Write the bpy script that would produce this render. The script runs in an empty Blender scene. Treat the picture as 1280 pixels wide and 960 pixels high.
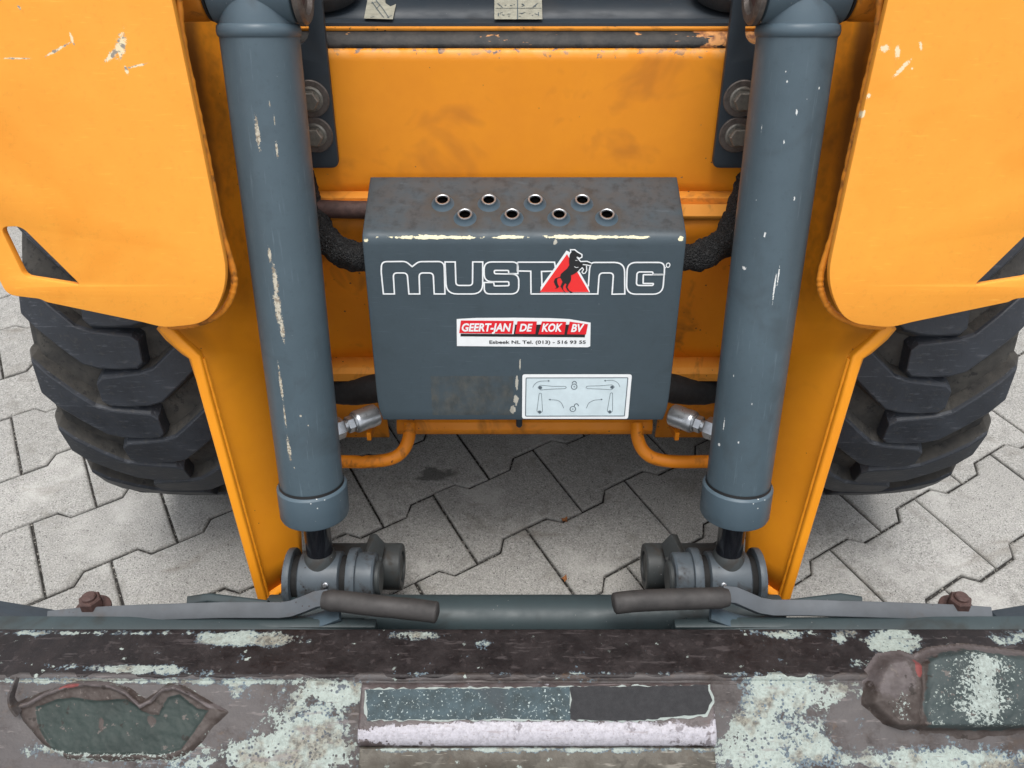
import bpy, bmesh, math, random
import numpy as np
from mathutils import Vector, Matrix, noise as mnoise
random.seed(7)
rng = np.random.default_rng(7)
R_ = math.radians
scene = bpy.context.scene
COL = scene.collection

# ------------------------------------------------------------------ camera
CAM_X, CAM_H, PITCH, F = -0.0160, 1.0853, R_(44.174), 1000.0
cd = bpy.data.cameras.new('camera'); cam = bpy.data.objects.new('camera', cd); COL.objects.link(cam)
cam.location = (CAM_X, 0, CAM_H); cam.rotation_euler = (R_(90) - PITCH, 0, 0)
cd.sensor_fit = 'HORIZONTAL'; cd.sensor_width = 36.0; cd.lens = 36.0 * F / 1280.0
cd.clip_start = 0.02; cd.clip_end = 200.0
scene.camera = cam

# ------------------------------------------------------------------ sky, sun, exposure
SUN_EL, SUN_AZ = R_(83), R_(180)
w = bpy.data.worlds.new('World'); scene.world = w; w.use_nodes = True
nt = w.node_tree; bg = nt.nodes['Background']
sky = nt.nodes.new('ShaderNodeTexSky'); sky.sky_type = 'NISHITA'; sky.sun_disc = False
sky.sun_elevation = SUN_EL; sky.sun_rotation = SUN_AZ
sky.air_density = 1.0; sky.dust_density = 3.0; sky.ozone_density = 1.0
hs = nt.nodes.new('ShaderNodeHueSaturation'); hs.inputs['Saturation'].default_value = 0.22
nt.links.new(sky.outputs[0], hs.inputs['Color']); nt.links.new(hs.outputs[0], bg.inputs[0])
bg.inputs[1].default_value = 0.15
sl = bpy.data.lights.new('sun', 'SUN'); sl.energy = 1.15; sl.angle = R_(28); sl.color = (1.0, 0.97, 0.93)
sun = bpy.data.objects.new('sun', sl); COL.objects.link(sun)
sun.rotation_euler = (R_(90) - SUN_EL, 0, R_(180) - SUN_AZ + R_(0))
vs = scene.view_settings
vs.view_transform = 'Standard'; vs.look = 'None'; vs.gamma = 1.0; vs.use_curve_mapping = False
vs.exposure = 0.84
cy_ = scene.cycles; cy_.max_bounces = 5; cy_.diffuse_bounces = 3; cy_.glossy_bounces = 3; cy_.transmission_bounces = 2; cy_.use_adaptive_sampling = True

# ------------------------------------------------------------------ geometry helpers
CP, SP = math.cos(PITCH), math.sin(PITCH)
def ray(x, y):
    a, d = (x - 640.0) / F, (y - 480.0) / F
    return Vector((a, CP - d * SP, -SP - d * CP))
def pix(x, y, t):                                   # a point t metres deep along the view axis
    return Vector((CAM_X, 0, CAM_H)) + ray(x, y) * t
def pixY(x, y, Y):
    r = ray(x, y); return pix(x, y, Y / r.y)
def pixX(x, y, X):
    r = ray(x, y); return pix(x, y, (X - CAM_X) / r.x)
def pixplane(x, y, p0, n):
    r = ray(x, y); o = Vector((CAM_X, 0, CAM_H))
    return o + r * ((p0 - o).dot(n) / r.dot(n))
def to_px(p):
    q = Vector(p) - Vector((CAM_X, 0, CAM_H))
    z = q.y * CP - q.z * SP; d = -(q.y * SP + q.z * CP)
    return 640 + F * q.x / z, 480 + F * d / z
def mir(p, s):                                      # s=-1 left (as traced), s=+1 mirrored to the right
    return Vector((p[0] if s < 0 else -p[0], p[1], p[2]))

def link(name, me, mat, parent=None, smooth=True, auto=None):
    if mat is not None:
        for m in (mat if isinstance(mat, (list, tuple)) else [mat]): me.materials.append(m)
    o = bpy.data.objects.new(name, me); COL.objects.link(o)
    if smooth:
        me.polygons.foreach_set('use_smooth', [True] * len(me.polygons))
        if auto is not None: me.set_sharp_from_angle(angle=R_(auto))
    if parent is not None: o.parent = parent
    return o
def mesh(name, V, Fc, mat, parent=None, smooth=True, auto=35):
    me = bpy.data.meshes.new(name); me.from_pydata([tuple(v) for v in V], [], Fc); me.update()
    return link(name, me, mat, parent, smooth, auto)
def bm_obj(name, bm, mat, parent=None, smooth=True, auto=35):
    bmesh.ops.recalc_face_normals(bm, faces=bm.faces)
    me = bpy.data.meshes.new(name); bm.to_mesh(me); bm.free()
    return link(name, me, mat, parent, smooth, auto)
def frame_from(z, xh=(1, 0, 0)):
    z = Vector(z).normalized(); x = Vector(xh); x = (x - z * x.dot(z)).normalized(); y = z.cross(x)
    return Matrix((x, y, z)).transposed()
def lathe(bm, prof, M, seg=40, mi=0, cap0=True, cap1=True):
    rings = []
    for r, z in prof:
        rings.append([bm.verts.new(M @ Vector((r * math.cos(2 * math.pi * k / seg), r * math.sin(2 * math.pi * k / seg), z))) for k in range(seg)])
    for a, b in zip(rings, rings[1:]):
        for k in range(seg):
            f = bm.faces.new((a[k], a[(k + 1) % seg], b[(k + 1) % seg], b[k])); f.material_index = mi
    if cap0: bm.faces.new(rings[0][::-1]).material_index = mi
    if cap1: bm.faces.new(rings[-1]).material_index = mi
def mat4(loc, rot=None):
    return Matrix.Translation(Vector(loc)) @ (rot.to_4x4() if rot else Matrix())
def axis_lathe(name, p0, p1, prof, mat, parent, seg=40, auto=35, cap0=True, cap1=True):
    """prof: (radius, distance from p0 towards p1)"""
    p0, p1 = Vector(p0), Vector(p1); d = (p1 - p0)
    bm = bmesh.new(); xh = (1, 0, 0) if abs(d.normalized().x) < .9 else (0, 0, 1)
    lathe(bm, prof, Matrix(), seg, 0, cap0, cap1)
    o = bm_obj(name, bm, mat, parent, True, auto)
    o.matrix_basis = mat4(p0, frame_from(d, xh))
    return o
def catmull(pts, n=8):
    pts = [Vector(p) for p in pts]; out = []
    P = [2 * pts[0] - pts[1]] + pts + [2 * pts[-1] - pts[-2]]
    for i in range(1, len(P) - 2):
        for k in range(n):
            t = k / n; a, b, c, d = P[i - 1], P[i], P[i + 1], P[i + 2]
            out.append(.5 * ((2 * b) + (-a + c) * t + (2 * a - 5 * b + 4 * c - d) * t * t + (-a + 3 * b - 3 * c + d) * t ** 3))
    out.append(pts[-1]); return out
def sweep(bm, path, section, up=(0, 0, 1), mi=0, caps=True, scale=None):
    """section: list of (a,b) offsets in (side, up) directions"""
    path = [Vector(p) for p in path]; rings = []; up = Vector(up)
    for i, p in enumerate(path):
        t = (path[min(i + 1, len(path) - 1)] - path[max(i - 1, 0)]).normalized()
        u = (up - t * up.dot(t)).normalized(); sd = t.cross(u)
        k = scale(i / (len(path) - 1)) if scale else 1.0
        rings.append([bm.verts.new(p + sd * a * k + u * b * k) for a, b in section])
    n = len(section)
    for a, b in zip(rings, rings[1:]):
        for k in range(n): bm.faces.new((a[k], a[(k + 1) % n], b[(k + 1) % n], b[k])).material_index = mi
    if caps:
        bm.faces.new(rings[0][::-1]); bm.faces.new(rings[-1])
def circ(r, n=14, sx=1.0): return [(r * sx * math.cos(2 * math.pi * k / n), r * math.sin(2 * math.pi * k / n)) for k in range(n)]
def tube(name, path, r, mat, parent, n=14, up=(0, 0, 1), scale=None):
    bm = bmesh.new(); sweep(bm, path, circ(r, n), up, 0, True, scale); return bm_obj(name, bm, mat, parent, True, 50)
def box_bm(bm, c, h, M=None, bevel=0.0):
    M = M or Matrix()
    vs_ = [bm.verts.new(M @ Vector((c[0] + sx * h[0], c[1] + sy * h[1], c[2] + sz * h[2]))) for sx in (-1, 1) for sy in (-1, 1) for sz in (-1, 1)]
    fs = [(0, 1, 3, 2), (4, 6, 7, 5), (0, 4, 5, 1), (2, 3, 7, 6), (0, 2, 6, 4), (1, 5, 7, 3)]
    nf = [bm.faces.new([vs_[i] for i in f]) for f in fs]
    if bevel: bmesh.ops.bevel(bm, geom=list({e for f in nf for e in f.edges}), offset=bevel, segments=2, affect='EDGES', profile=.6)
def box(name, c, h, mat, parent, bevel=.003, M=None):
    bm = bmesh.new(); box_bm(bm, c, h, M, bevel); return bm_obj(name, bm, mat, parent, True, 30)
def round_poly(pts, rad, n=5):
    """round the corners of a closed 2D polygon; rad a number or a list"""
    out = []; N = len(pts)
    for i, p in enumerate(pts):
        r = rad[i] if isinstance(rad, (list, tuple)) else rad
        a = Vector(pts[i - 1]); p = Vector(p); b = Vector(pts[(i + 1) % N])
        da, db = (a - p), (b - p); la, lb = da.length, db.length
        if r <= 0 or la < 1e-9 or lb < 1e-9: out.append(p); continue
        r = min(r, .49 * la, .49 * lb); p0 = p + da / la * r; p1 = p + db / lb * r
        for k in range(n + 1):
            t = k / n; out.append((1 - t) ** 2 * p0 + 2 * t * (1 - t) * p + t * t * p1)
    return out
def plate(name, loops, thick, bevel, M, mat, parent, top=True):
    """flat steel plate: 2D loops (first the outline, then holes); local z from 0 (back) to thick (front)"""
    cu = bpy.data.curves.new(name, 'CURVE'); cu.dimensions = '2D'; cu.fill_mode = 'BOTH'
    for lp in loops:
        s = cu.splines.new('POLY'); s.points.add(len(lp) - 1); s.use_cyclic_u = True
        for q, p in zip(s.points, lp): q.co = (p[0], p[1], 0, 1)
    cu.extrude = max(thick / 2 - bevel, 1e-5); cu.bevel_depth = bevel; cu.bevel_resolution = 1; cu.offset = -bevel
    tmp = bpy.data.objects.new('tmp', cu); COL.objects.link(tmp)
    me = bpy.data.meshes.new_from_object(tmp.evaluated_get(bpy.context.evaluated_depsgraph_get()))
    bpy.data.objects.remove(tmp); bpy.data.curves.remove(cu)
    bm = bmesh.new(); bm.from_mesh(me); bmesh.ops.remove_doubles(bm, verts=bm.verts, dist=1e-6)
    bmesh.ops.translate(bm, verts=bm.verts, vec=(0, 0, thick / 2)); bm.to_mesh(me); bm.free()
    me.name = name; me.materials.clear()
    o = link(name, me, mat, parent, True, 25); o.matrix_basis = M; return o
def text_mesh(s, size, shear=0.0, offset=0.0, sx=1.0, align='LEFT'):
    cu = bpy.data.curves.new('t', 'FONT'); cu.body = s; cu.size = size; cu.shear = shear; cu.offset = offset
    cu.align_x = align; cu.resolution_u = 3
    tmp = bpy.data.objects.new('tmp', cu); COL.objects.link(tmp)
    me = bpy.data.meshes.new_from_object(tmp.evaluated_get(bpy.context.evaluated_depsgraph_get()))
    V = [(v.co.x * sx, v.co.y) for v in me.vertices]; Fc = [tuple(p.vertices) for p in me.polygons]
    bpy.data.objects.remove(tmp); bpy.data.curves.remove(cu); bpy.data.meshes.remove(me)
    return V, Fc

# ------------------------------------------------------------------ materials
def new_mat(name):
    m = bpy.data.materials.new(name); m.use_nodes = True
    return m, m.node_tree, m.node_tree.nodes['Principled BSDF']
class NB:
    def __init__(s, nt): s.nt = nt
    def n(s, t, **kw):
        o = s.nt.nodes.new(t)
        for k, v in kw.items(): setattr(o, k, v)
        return o
    def inp(s, sock, v):
        if isinstance(v, bpy.types.NodeSocket): s.nt.links.new(v, sock)
        else: sock.default_value = v
    def math(s, op, a, b=0.0, c=None, clamp=False):
        o = s.n('ShaderNodeMath', operation=op, use_clamp=clamp); s.inp(o.inputs[0], a); s.inp(o.inputs[1], b)
        if c is not None: s.inp(o.inputs[2], c)
        return o.outputs[0]
    def noise(s, co, scale, detail=4, rough=.55, dist=0.0):
        o = s.n('ShaderNodeTexNoise'); s.nt.links.new(co, o.inputs['Vector'])
        o.inputs['Scale'].default_value = scale; o.inputs['Detail'].default_value = min(detail, 3.5)
        o.inputs['Roughness'].default_value = rough; o.inputs['Distortion'].default_value = dist
        return o.outputs['Fac']
    def vor(s, co, scale, feature='F1', rnd=1.0):
        o = s.n('ShaderNodeTexVoronoi', feature=feature); s.nt.links.new(co, o.inputs['Vector']); o.inputs['Scale'].default_value = scale
        o.inputs['Randomness'].default_value = rnd
        return o.outputs['Distance']
    def step(s, v, lo, hi, a=0.0, b=1.0):
        o = s.n('ShaderNodeMapRange'); s.inp(o.inputs[0], v); o.inputs[1].default_value = lo; o.inputs[2].default_value = hi
        o.inputs[3].default_value = a; o.inputs[4].default_value = b; return o.outputs[0]
    def mix(s, f, a, b):
        o = s.n('ShaderNodeMix', data_type='RGBA'); s.inp(o.inputs[0], f)
        for i, v in ((6, a), (7, b)):
            if isinstance(v, (tuple, list)): o.inputs[i].default_value = (*v[:3], 1)
            else: s.nt.links.new(v, o.inputs[i])
        return o.outputs[2]
    def coord(s, which='Object'): return s.n('ShaderNodeTexCoord').outputs[which]
    def mapping(s, co, loc=(0, 0, 0), rot=(0, 0, 0), scale=(1, 1, 1), typ='POINT'):
        o = s.n('ShaderNodeMapping', vector_type=typ); s.nt.links.new(co, o.inputs[0])
        o.inputs['Location'].default_value = loc; o.inputs['Rotation'].default_value = rot; o.inputs['Scale'].default_value = scale
        return o.outputs[0]
    def blobs(s, co, L):
        """smallest scaled distance to a list of ellipsoids (centre, rotation, radii)"""
        d = None
        for c, r, k in L:
            q = s.n('ShaderNodeVectorMath', operation='LENGTH'); s.nt.links.new(s.mapping(co, c, r, k, 'TEXTURE'), q.inputs[0])
            d = q.outputs['Value'] if d is None else s.math('MINIMUM', d, q.outputs['Value'])
        return d
    def bump(s, h, strength, dist, bsdf):
        o = s.n('ShaderNodeBump'); o.inputs['Strength'].default_value = strength; o.inputs['Distance'].default_value = dist
        s.inp(o.inputs['Height'], h); s.nt.links.new(o.outputs[0], bsdf.inputs['Normal'])

def paint(name, col, col2, rough=.38, chip=None, chips=None, speck=None, grime=None, spec=.32, wear_seed=0.0, gscale=9.0, gamt=.5,
          chip_dark=None, rel=.15, fine=.0, fdir=(9, 9, 260)):
    """worn paint: slow colour drift, streaks, optional fixed chips (blobs), random specks and grime"""
    m, nt, b = new_mat(name); N = NB(nt); co = N.coord('Object')
    if wear_seed: co = N.mapping(co, (wear_seed, wear_seed * .7, -wear_seed * .3)); co0 = N.coord('Object')
    else: co0 = co
    n1 = N.noise(co, 5.0, 5, .6); n2 = N.noise(co, 38.0, 4, .6); n3 = N.noise(co, 230.0, 3, .6)
    f = N.math('ADD', N.math('MULTIPLY', n1, .75), N.math('MULTIPLY', n2, .35))
    c = N.mix(N.step(f, .38, .74), col, col2)
    rg = N.step(n2, .3, .7, rough - .07, rough + .1)
    if grime:
        g = N.noise(co, gscale, 6, .68, .5); gm = N.math('MULTIPLY', N.step(g, .54, .68), gamt)
        c = N.mix(gm, c, grime); rg = N.math('ADD', rg, N.math('MULTIPLY', gm, .25))
    h = N.math('MULTIPLY', n3, .3)
    if fine:
        sc_ = N.noise(N.mapping(co, (0, 0, 0), (.1, .1, .1), fdir), 3.0, 3, .6); c = N.mix(N.step(sc_, .63, .72, 0, fine), c, tuple(min(1, v * 1.5 + .03) for v in col))
        sd_ = N.noise(co, 160.0, 3.5, .75); c = N.mix(N.step(sd_, .55, .80, 0, fine), c, tuple(v * .55 for v in col))
    if speck:
        colr, scale, thr = speck
        v = N.vor(co, scale); gate = N.step(N.noise(co, scale * .22, 2), .56, .60)
        sm = N.math('MULTIPLY', N.step(N.math('ADD', v, N.math('MULTIPLY', N.noise(co, scale * 4, 2), .12)), thr + .02, thr), gate)
        c = N.mix(sm, c, colr)
    if chips:
        d = N.blobs(co0, chips); dn = N.math('ADD', d, N.math('MULTIPLY', N.math('SUBTRACT', N.noise(co, 330.0, 5, .7), .5), 2.2))
        dn = N.math('ADD', dn, N.math('MULTIPLY', N.math('SUBTRACT', N.noise(co, 90.0, 3, .6), .5), 1.2))
        dn = N.math('ADD', dn, N.math('MULTIPLY', N.math('SUBTRACT', N.noise(co, 1100.0, 2, .6), .5), 1.6))
        cm = N.step(dn, 1.0, .86); c = N.mix(cm, c, chip)
        if chip_dark: c = N.mix(N.math('MULTIPLY', cm, N.step(N.noise(co, 260, 3), .47, .56)), c, chip_dark)
        rg = N.math('ADD', rg, N.math('MULTIPLY', cm, .25))
    nt.links.new(c, b.inputs['Base Color']); N.inp(b.inputs['Roughness'], rg)
    b.inputs['Specular IOR Level'].default_value = spec
    N.bump(h, rel, .0006, b)
    return m
def plain(name, col, rough=.5, metal=0.0, var=.25, scale=60.0, bump=.2, col2=None, spec=.5):
    m, nt, b = new_mat(name); N = NB(nt); co = N.coord('Object')
    n = N.noise(co, scale, 5, .65)
    c2 = col2 or tuple(v * (1 - var) for v in col)
    c = N.mix(N.step(n, .35, .68), col, c2); nt.links.new(c, b.inputs['Base Color'])
    N.inp(b.inputs['Roughness'], N.step(n, .3, .7, rough - .06, rough + .1)); b.inputs['Metallic'].default_value = metal
    b.inputs['Specular IOR Level'].default_value = spec
    N.bump(N.noise(co, scale * 5, 4, .6), bump, .0006, b); return m

ORANGE, ORANGE2 = (.86, .320, .016), (.79, .275, .013)
SLATE, SLATE2 = (.066, .098, .123), (.056, .084, .106)
M_ = {}
M_['orange'] = paint('orange_paint', ORANGE, ORANGE2, .42, speck=((.10, .05, .02), 70, .14), grime=(.42, .13, .012), gscale=7, gamt=.35)
M_['orange_dirty'] = paint('orange_paint_dirty', (.80, .27, .010), (.70, .22, .009), .5, speck=((.05, .03, .02), 110, .20),
                           grime=(.22, .085, .014), gscale=16, gamt=.6)
M_['orange_bar'] = paint('scuffed_orange_bar', (.76, .25, .012), (.62, .19, .010), .5, speck=((.03, .02, .016), 70, .30), grime=(.15, .06, .016), gscale=34, gamt=.8)
M_['orange_weld'] = paint('orange_weld', (.66, .225, .014), (.42, .135, .012), .5, grime=(.10, .045, .012), gscale=40, gamt=.8, rel=.6)
M_['orange_dusty'] = paint('orange_paint_dusty', (.82, .33, .045), (.72, .27, .03), .6, speck=((.05, .03, .02), 160, .22), grime=(.22, .09, .03), gscale=30, gamt=.5)
M_['slate'] = paint('slate_paint', SLATE, SLATE2, .42, speck=((.55, .57, .55), 100, .10), grime=(.040, .055, .062), gscale=14, gamt=.45)
M_['slate_dark'] = paint('dark_slate_paint', (.030, .040, .050), (.024, .031, .039), .45, speck=((.3, .3, .3), 120, .10), grime=(.03, .03, .03))
M_['steel_blue'] = paint('worn_blue_grey_steel', (.080, .098, .113), (.050, .060, .068), .42, speck=((.02, .018, .018), 150, .26), grime=(.026, .021, .018), gscale=34, gamt=.85, rel=.3)
M_['lever_paint'] = paint('pale_lever_paint', (.095, .106, .118), (.058, .064, .070), .45, speck=((.04, .035, .035), 140, .20), grime=(.07, .06, .055), gscale=16, gamt=.6)
M_['green_grey'] = paint('green_grey_paint', (.040, .058, .062), (.028, .040, .044), .45, speck=((.12, .13, .13), 130, .14), grime=(.025, .025, .022), gscale=16, gamt=.6)
M_['dirty_grey'] = paint('greasy_grey_steel', (.050, .057, .058), (.028, .030, .030), .5, speck=((.20, .2, .2), 150, .15), grime=(.035, .028, .022), gscale=28, gamt=.7, rel=.3)
M_['rust'] = plain('rusty_brown_steel', (.085, .045, .038), .65, 0, .45, 120, .6)
M_['zinc'] = plain('zinc_plated_steel', (.46, .48, .50), .3, .85, .25, 90, .1)
M_['zinc_dull'] = plain('dull_washer_steel', (.17, .145, .13), .5, .55, .4, 160, .3)
M_['bolt'] = plain('dull_bolt_steel', (.24, .225, .195), .48, .5, .4, 160, .3)
M_['chrome_dark'] = plain('oily_piston_rod', (.012, .013, .016), .16, .0, .3, 40, .02, spec=.8)
M_['black'] = plain('black_gap', (.008, .008, .008), .8, 0, .3, 50, .1)
M_['void'] = plain('hole_darkness', (.002, .002, .002), .95, 0, .2, 60, .0, spec=0.0)  # shade of a deep hole painted as near-black colour on shallow grip wells
M_['rubber'] = plain('black_rubber', (.016, .017, .019), .7, 0, .35, 90, .4)
M_['white'] = plain('white_vinyl', (.80, .82, .82), .4, 0, .06, 80, .02)
M_['pale'] = plain('pale_blue_vinyl', (.60, .70, .73), .4, 0, .12, 50, .02)
M_['red'] = plain('red_vinyl', (.72, .012, .022), .35, 0, .08, 60, .02)
M_['red2'] = plain('bright_red_vinyl', (.82, .028, .028), .35, 0, .08, 60, .02)
M_['ink'] = plain('black_ink', (.012, .012, .013), .5, 0, .2, 60, .02)
M_['ink_grey'] = plain('grey_ink', (.10, .13, .15), .5, 0, .2, 60, .02)
M_['cream'] = plain('aged_cream_sticker', (.42, .41, .33), .5, 0, .3, 120, .05)

# ------------------------------------------------------------------ THE PAVEMENT
def concrete():
    m, nt, b = new_mat('concrete_paving'); N = NB(nt)
    co = N.n('ShaderNodeNewGeometry').outputs['Position']
    rnd = N.n('ShaderNodeObjectInfo').outputs['Random']
    n1 = N.noise(co, 6, 5, .6); n2 = N.noise(co, 60, 4, .6); n3 = N.noise(co, 420, 4, .75); v = N.vor(co, 270)
    c = N.mix(N.step(n1, .35, .68), (.425, .417, .390), (.325, .318, .296))
    c = N.mix(N.math('MULTIPLY', N.step(rnd, 0, 1), .75), c, (.300, .293, .272))
    c = N.mix(N.step(n2, .42, .72, 0, .35), c, (.22, .218, .21))
    c = N.mix(N.step(n3, .46, .66, 0, .85), c, (.135, .133, .128))
    c = N.mix(N.step(n3, .42, .28, 0, .9), c, (.56, .555, .54))
    pit = N.math('MULTIPLY', N.step(v, .30, .20), N.step(N.noise(co, 120, 3), .50, .58))
    c = N.mix(N.math('MULTIPLY', pit, .85), c, (.055, .05, .046))
    st = N.step(N.noise(co, 17, 6, .7, .6), .56, .72, 0, .55); c = N.mix(st, c, (.15, .140, .122)); c = N.mix(N.step(N.noise(co, 8, 4, .6), .56, .7, 0, .5), c, (.48, .472, .445))
    c = N.mix(N.step(N.noise(N.mapping(co, rot=(0, 0, .5), scale=(.5, 1.4, 1)), 9, 3.5, .7, .8), .60, .74, 0, .6), c, (.135, .115, .09))
    # an oil spot between the loader's wheels
    P0 = pixY(545, 592, .80); P0.z = 0
    P0 = pixplane(545, 594, Vector((0, 0, 0)), Vector((0, 0, 1)))
    d = N.blobs(co, [((P0.x, P0.y, 0), (0, 0, .25), (.034, .012, .1)), ((P0.x - .012, P0.y + .006, 0), (0, 0, .25), (.016, .012, .1))])
    sp = N.step(N.math('ADD', d, N.math('MULTIPLY', N.math('SUBTRACT', N.noise(co, 70, 4), .5), 1.6)), 1.15, .7, 0, .72)
    c = N.mix(sp, c, (.045, .043, .040))
    nt.links.new(c, b.inputs['Base Color']); N.inp(b.inputs['Roughness'], N.step(sp, 0, 1, .85, .5))
    b.inputs['Specular IOR Level'].default_value = .3
    N.bump(n3, .5, .0016, b); return m
M_['concrete'] = concrete()
m, nt_, b_ = new_mat('joint_sand'); N = NB(nt_); co = N.n('ShaderNodeNewGeometry').outputs['Position']
nn = N.noise(co, 260, 4, .7); nt_.links.new(N.mix(N.step(nn, .56, .64), (.022, .020, .018), (.34, .325, .29)), b_.inputs['Base Color']); b_.inputs['Roughness'].default_value = .95
N.bump(N.noise(co, 180, 3), .8, .004, b_); M_['sand'] = m
S = 7.0
ground = mesh('pavement', [(-S, -S + 2, -.0055), (S, -S + 2, -.0055), (S, S + 2, -.0055), (-S, S + 2, -.0055)], [(0, 1, 2, 3)], M_['sand'], None, False, None)
ground['kind'] = 'structure'
PYAW, PO, PL, PS, PD = R_(30.393), Vector((0.02633 + CAM_X + .001, 0.76942)), .2, .1408, .0100
def stone_outline(g=.0019):
    """I-shaped interlocking stone, centred; u along the row, v across"""
    L2 = PL / 2 - g; a = PL * (.25 - .0435); b_ = PL * (.25 + .0435)
    hi = PS / 2 + PD - g; lo = PS / 2 - PD - g
    half = [(-L2, hi), (-b_, hi), (-a, lo), (a, lo), (b_, hi), (L2, hi)]
    return half + [(-x, -y) for x, y in half]
def stone_mesh(k):
    ol = stone_outline(); cham = .0035; V = []; Fc = []; n = len(ol)
    r = random.Random(k)
    jit = [(r.uniform(-.0006, .0006), r.uniform(-.0006, .0006)) for _ in ol]
    for ring, (sc, z) in enumerate(((0, -.02), (0, -.0032), (.0012, -.0011), (cham, 0.0))):
        for i, (x, y) in enumerate(ol):
            px_, nx_ = Vector(ol[i - 1]), Vector(ol[(i + 1) % n]); p = Vector((x, y))
            e1 = (p - px_).normalized(); e2 = (nx_ - p).normalized()
            nrm = (Vector((e1.y, -e1.x)) + Vector((e2.y, -e2.x))); nrm = nrm.normalized() / max(.6, nrm.length / 2)
            q = p + Vector(jit[i]) + nrm * sc
            V.append((q.x, q.y, z))
    for rr in range(3):
        for i in range(n):
            j = (i + 1) % n; Fc.append((rr * n + j, rr * n + i, (rr + 1) * n + i, (rr + 1) * n + j))
    top = 3 * n
    Fc.append(tuple(top + i for i in (0, 1, 2, 9, 10, 11))[::-1]); Fc.append(tuple(top + i for i in (2, 3, 8, 9))[::-1]); Fc.append(tuple(top + i for i in (3, 4, 5, 6, 7, 8))[::-1])
    return V, Fc
SV = [stone_mesh(k) for k in range(5)]
SM = []
for V, Fc in SV:
    me = bpy.data.meshes.new('paving_stone'); me.from_pydata(V, [], Fc); me.update(); me.materials.append(M_['concrete'])
    bmx = bmesh.new(); bmx.from_mesh(me); bmesh.ops.recalc_face_normals(bmx, faces=bmx.faces); bmx.to_mesh(me); bmx.free(); SM.append(me)
spots = []
cy, sy = math.cos(PYAW), math.sin(PYAW)
for j in range(-34, 40):
    for k in range(-34, 34):
        # stone below row line j: between the lower joints u=k+j/2 and u+1
        u = (k + .5 + j * .5) * PL; v = j * PS - PS / 2
        x = PO.x + u * cy - v * sy; y = PO.y + u * sy + v * cy
        if abs(x) > 3.2 or y < -.9 or y > 4.2: continue
        xx, yy = to_px((x, y, 0)); depth = y * CP + CAM_H * SP
        vis = -140 < xx < 1420 and -200 < yy < 1150 and depth > .1
        spots.append((0 if vis else 1, math.hypot(x, y - .7), x, y))
spots.sort()
bmf = None; FV, FF = [], []
for i, (nv, dd, x, y) in enumerate(spots):
    r = random.Random(i); rz = PYAW + r.uniform(-.006, .006); z = r.uniform(-.0013, .0013)
    tx, ty = r.uniform(-.004, .004), r.uniform(-.004, .004)
    if i < 290:
        o = bpy.data.objects.new('paving_stone', SM[i % 5]); COL.objects.link(o); o.parent = ground
        o.location = (x, y, z); o.rotation_euler = (tx, ty, rz + (math.pi if r.random() < .5 else 0))
    else:
        V, Fc = SV[i % 5]; b0 = len(FV); c_, s_ = math.cos(rz), math.sin(rz)
        FV += [(x + vx * c_ - vy * s_, y + vx * s_ + vy * c_, vz + z) for vx, vy, vz in V]
        FF += [tuple(b0 + q for q in f)[::-1] for f in Fc]
rest = mesh('paving_stone_field', FV, FF, M_['concrete'], ground, False, None); rest['kind'] = 'stuff'
bmx = bmesh.new(); bmx.from_mesh(rest.data); bmesh.ops.recalc_face_normals(bmx, faces=bmx.faces); bmx.to_mesh(rest.data); bmx.free()

# ------------------------------------------------------------------ THE LOADER
loader = bpy.data.objects.new('skid_steer_loader', None); COL.objects.link(loader)
loader['label'] = 'orange skid steer loader with slate grey tilt cylinders and front step box'
loader['category'] = 'loader'

# ---- tilt cylinder axes
CX = .2645
A_bot = pix(389, 640, 1.01); A_top = pix(320, 50, .79)
A_bot.x = A_top.x = -CX
AX = (A_bot - A_top).normalized()                    # pointing down the cylinder
CR = .0385
def ray_axis(y):                                     # point on the left axis seen at image row y (in the plane x=-CX)
    r = ray(640, y); o = Vector((0, 0, CAM_H)); d = Vector((0, r.y, r.z))
    n = Vector((0, -d.z, d.y)); t = (o - A_top).dot(n) / AX.dot(n); return A_top + AX * t
def cyl_hit(px_, py_, s):
    """pixel to a point on the barrel of the cylinder on side s, in that barrel's local frame (z down the axis from A_top)"""
    o = Vector((CAM_X, 0, CAM_H)); d = ray(px_, py_); c = mir(A_top, s); a = AX
    oc = o - c; dp = d - a * d.dot(a); op = oc - a * oc.dot(a)
    A, B, C = dp.dot(dp), 2 * dp.dot(op), op.dot(op) - CR * CR; disc = max(B * B - 4 * A * C, 0)
    p = o + d * ((-B - math.sqrt(disc)) / (2 * A)); M = frame_from(a, (1, 0, 0)); return M.inverted() @ (p - c)
def chipset(L, s):
    out = []
    for x, y, w_, h_ in L:
        c = cyl_hit(x, y, s); k_ = 1.0 if h_ > .006 else .62; out.append((tuple(c), (0, 0, 0), (w_ * k_, w_ * k_, h_ * k_)))
    return out
mm = .001
left_chips = chipset([(322, 168, 2.2 * mm, 15 * mm), (344, 352, 2.6 * mm, 17 * mm), (347, 384, 3.4 * mm, 19 * mm), (353, 412, 2.2 * mm, 14 * mm),
                      (351, 480, 1.6 * mm, 20 * mm), (356, 520, 1.2 * mm, 14 * mm), (361, 560, 2 * mm, 15 * mm), (337, 318, 1.5 * mm, 8 * mm),
                      (337, 130, .9 * mm, 6 * mm), (343, 150, .9 * mm, 6 * mm), (346, 185, 1.1 * mm, 7 * mm), (376, 520, 2 * mm, 2 * mm), (385, 532, 1.4 * mm, 1.6 * mm),
                      (348, 458, 1.2 * mm, 4 * mm), (368, 585, .9 * mm, 2 * mm)], -1)
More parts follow.
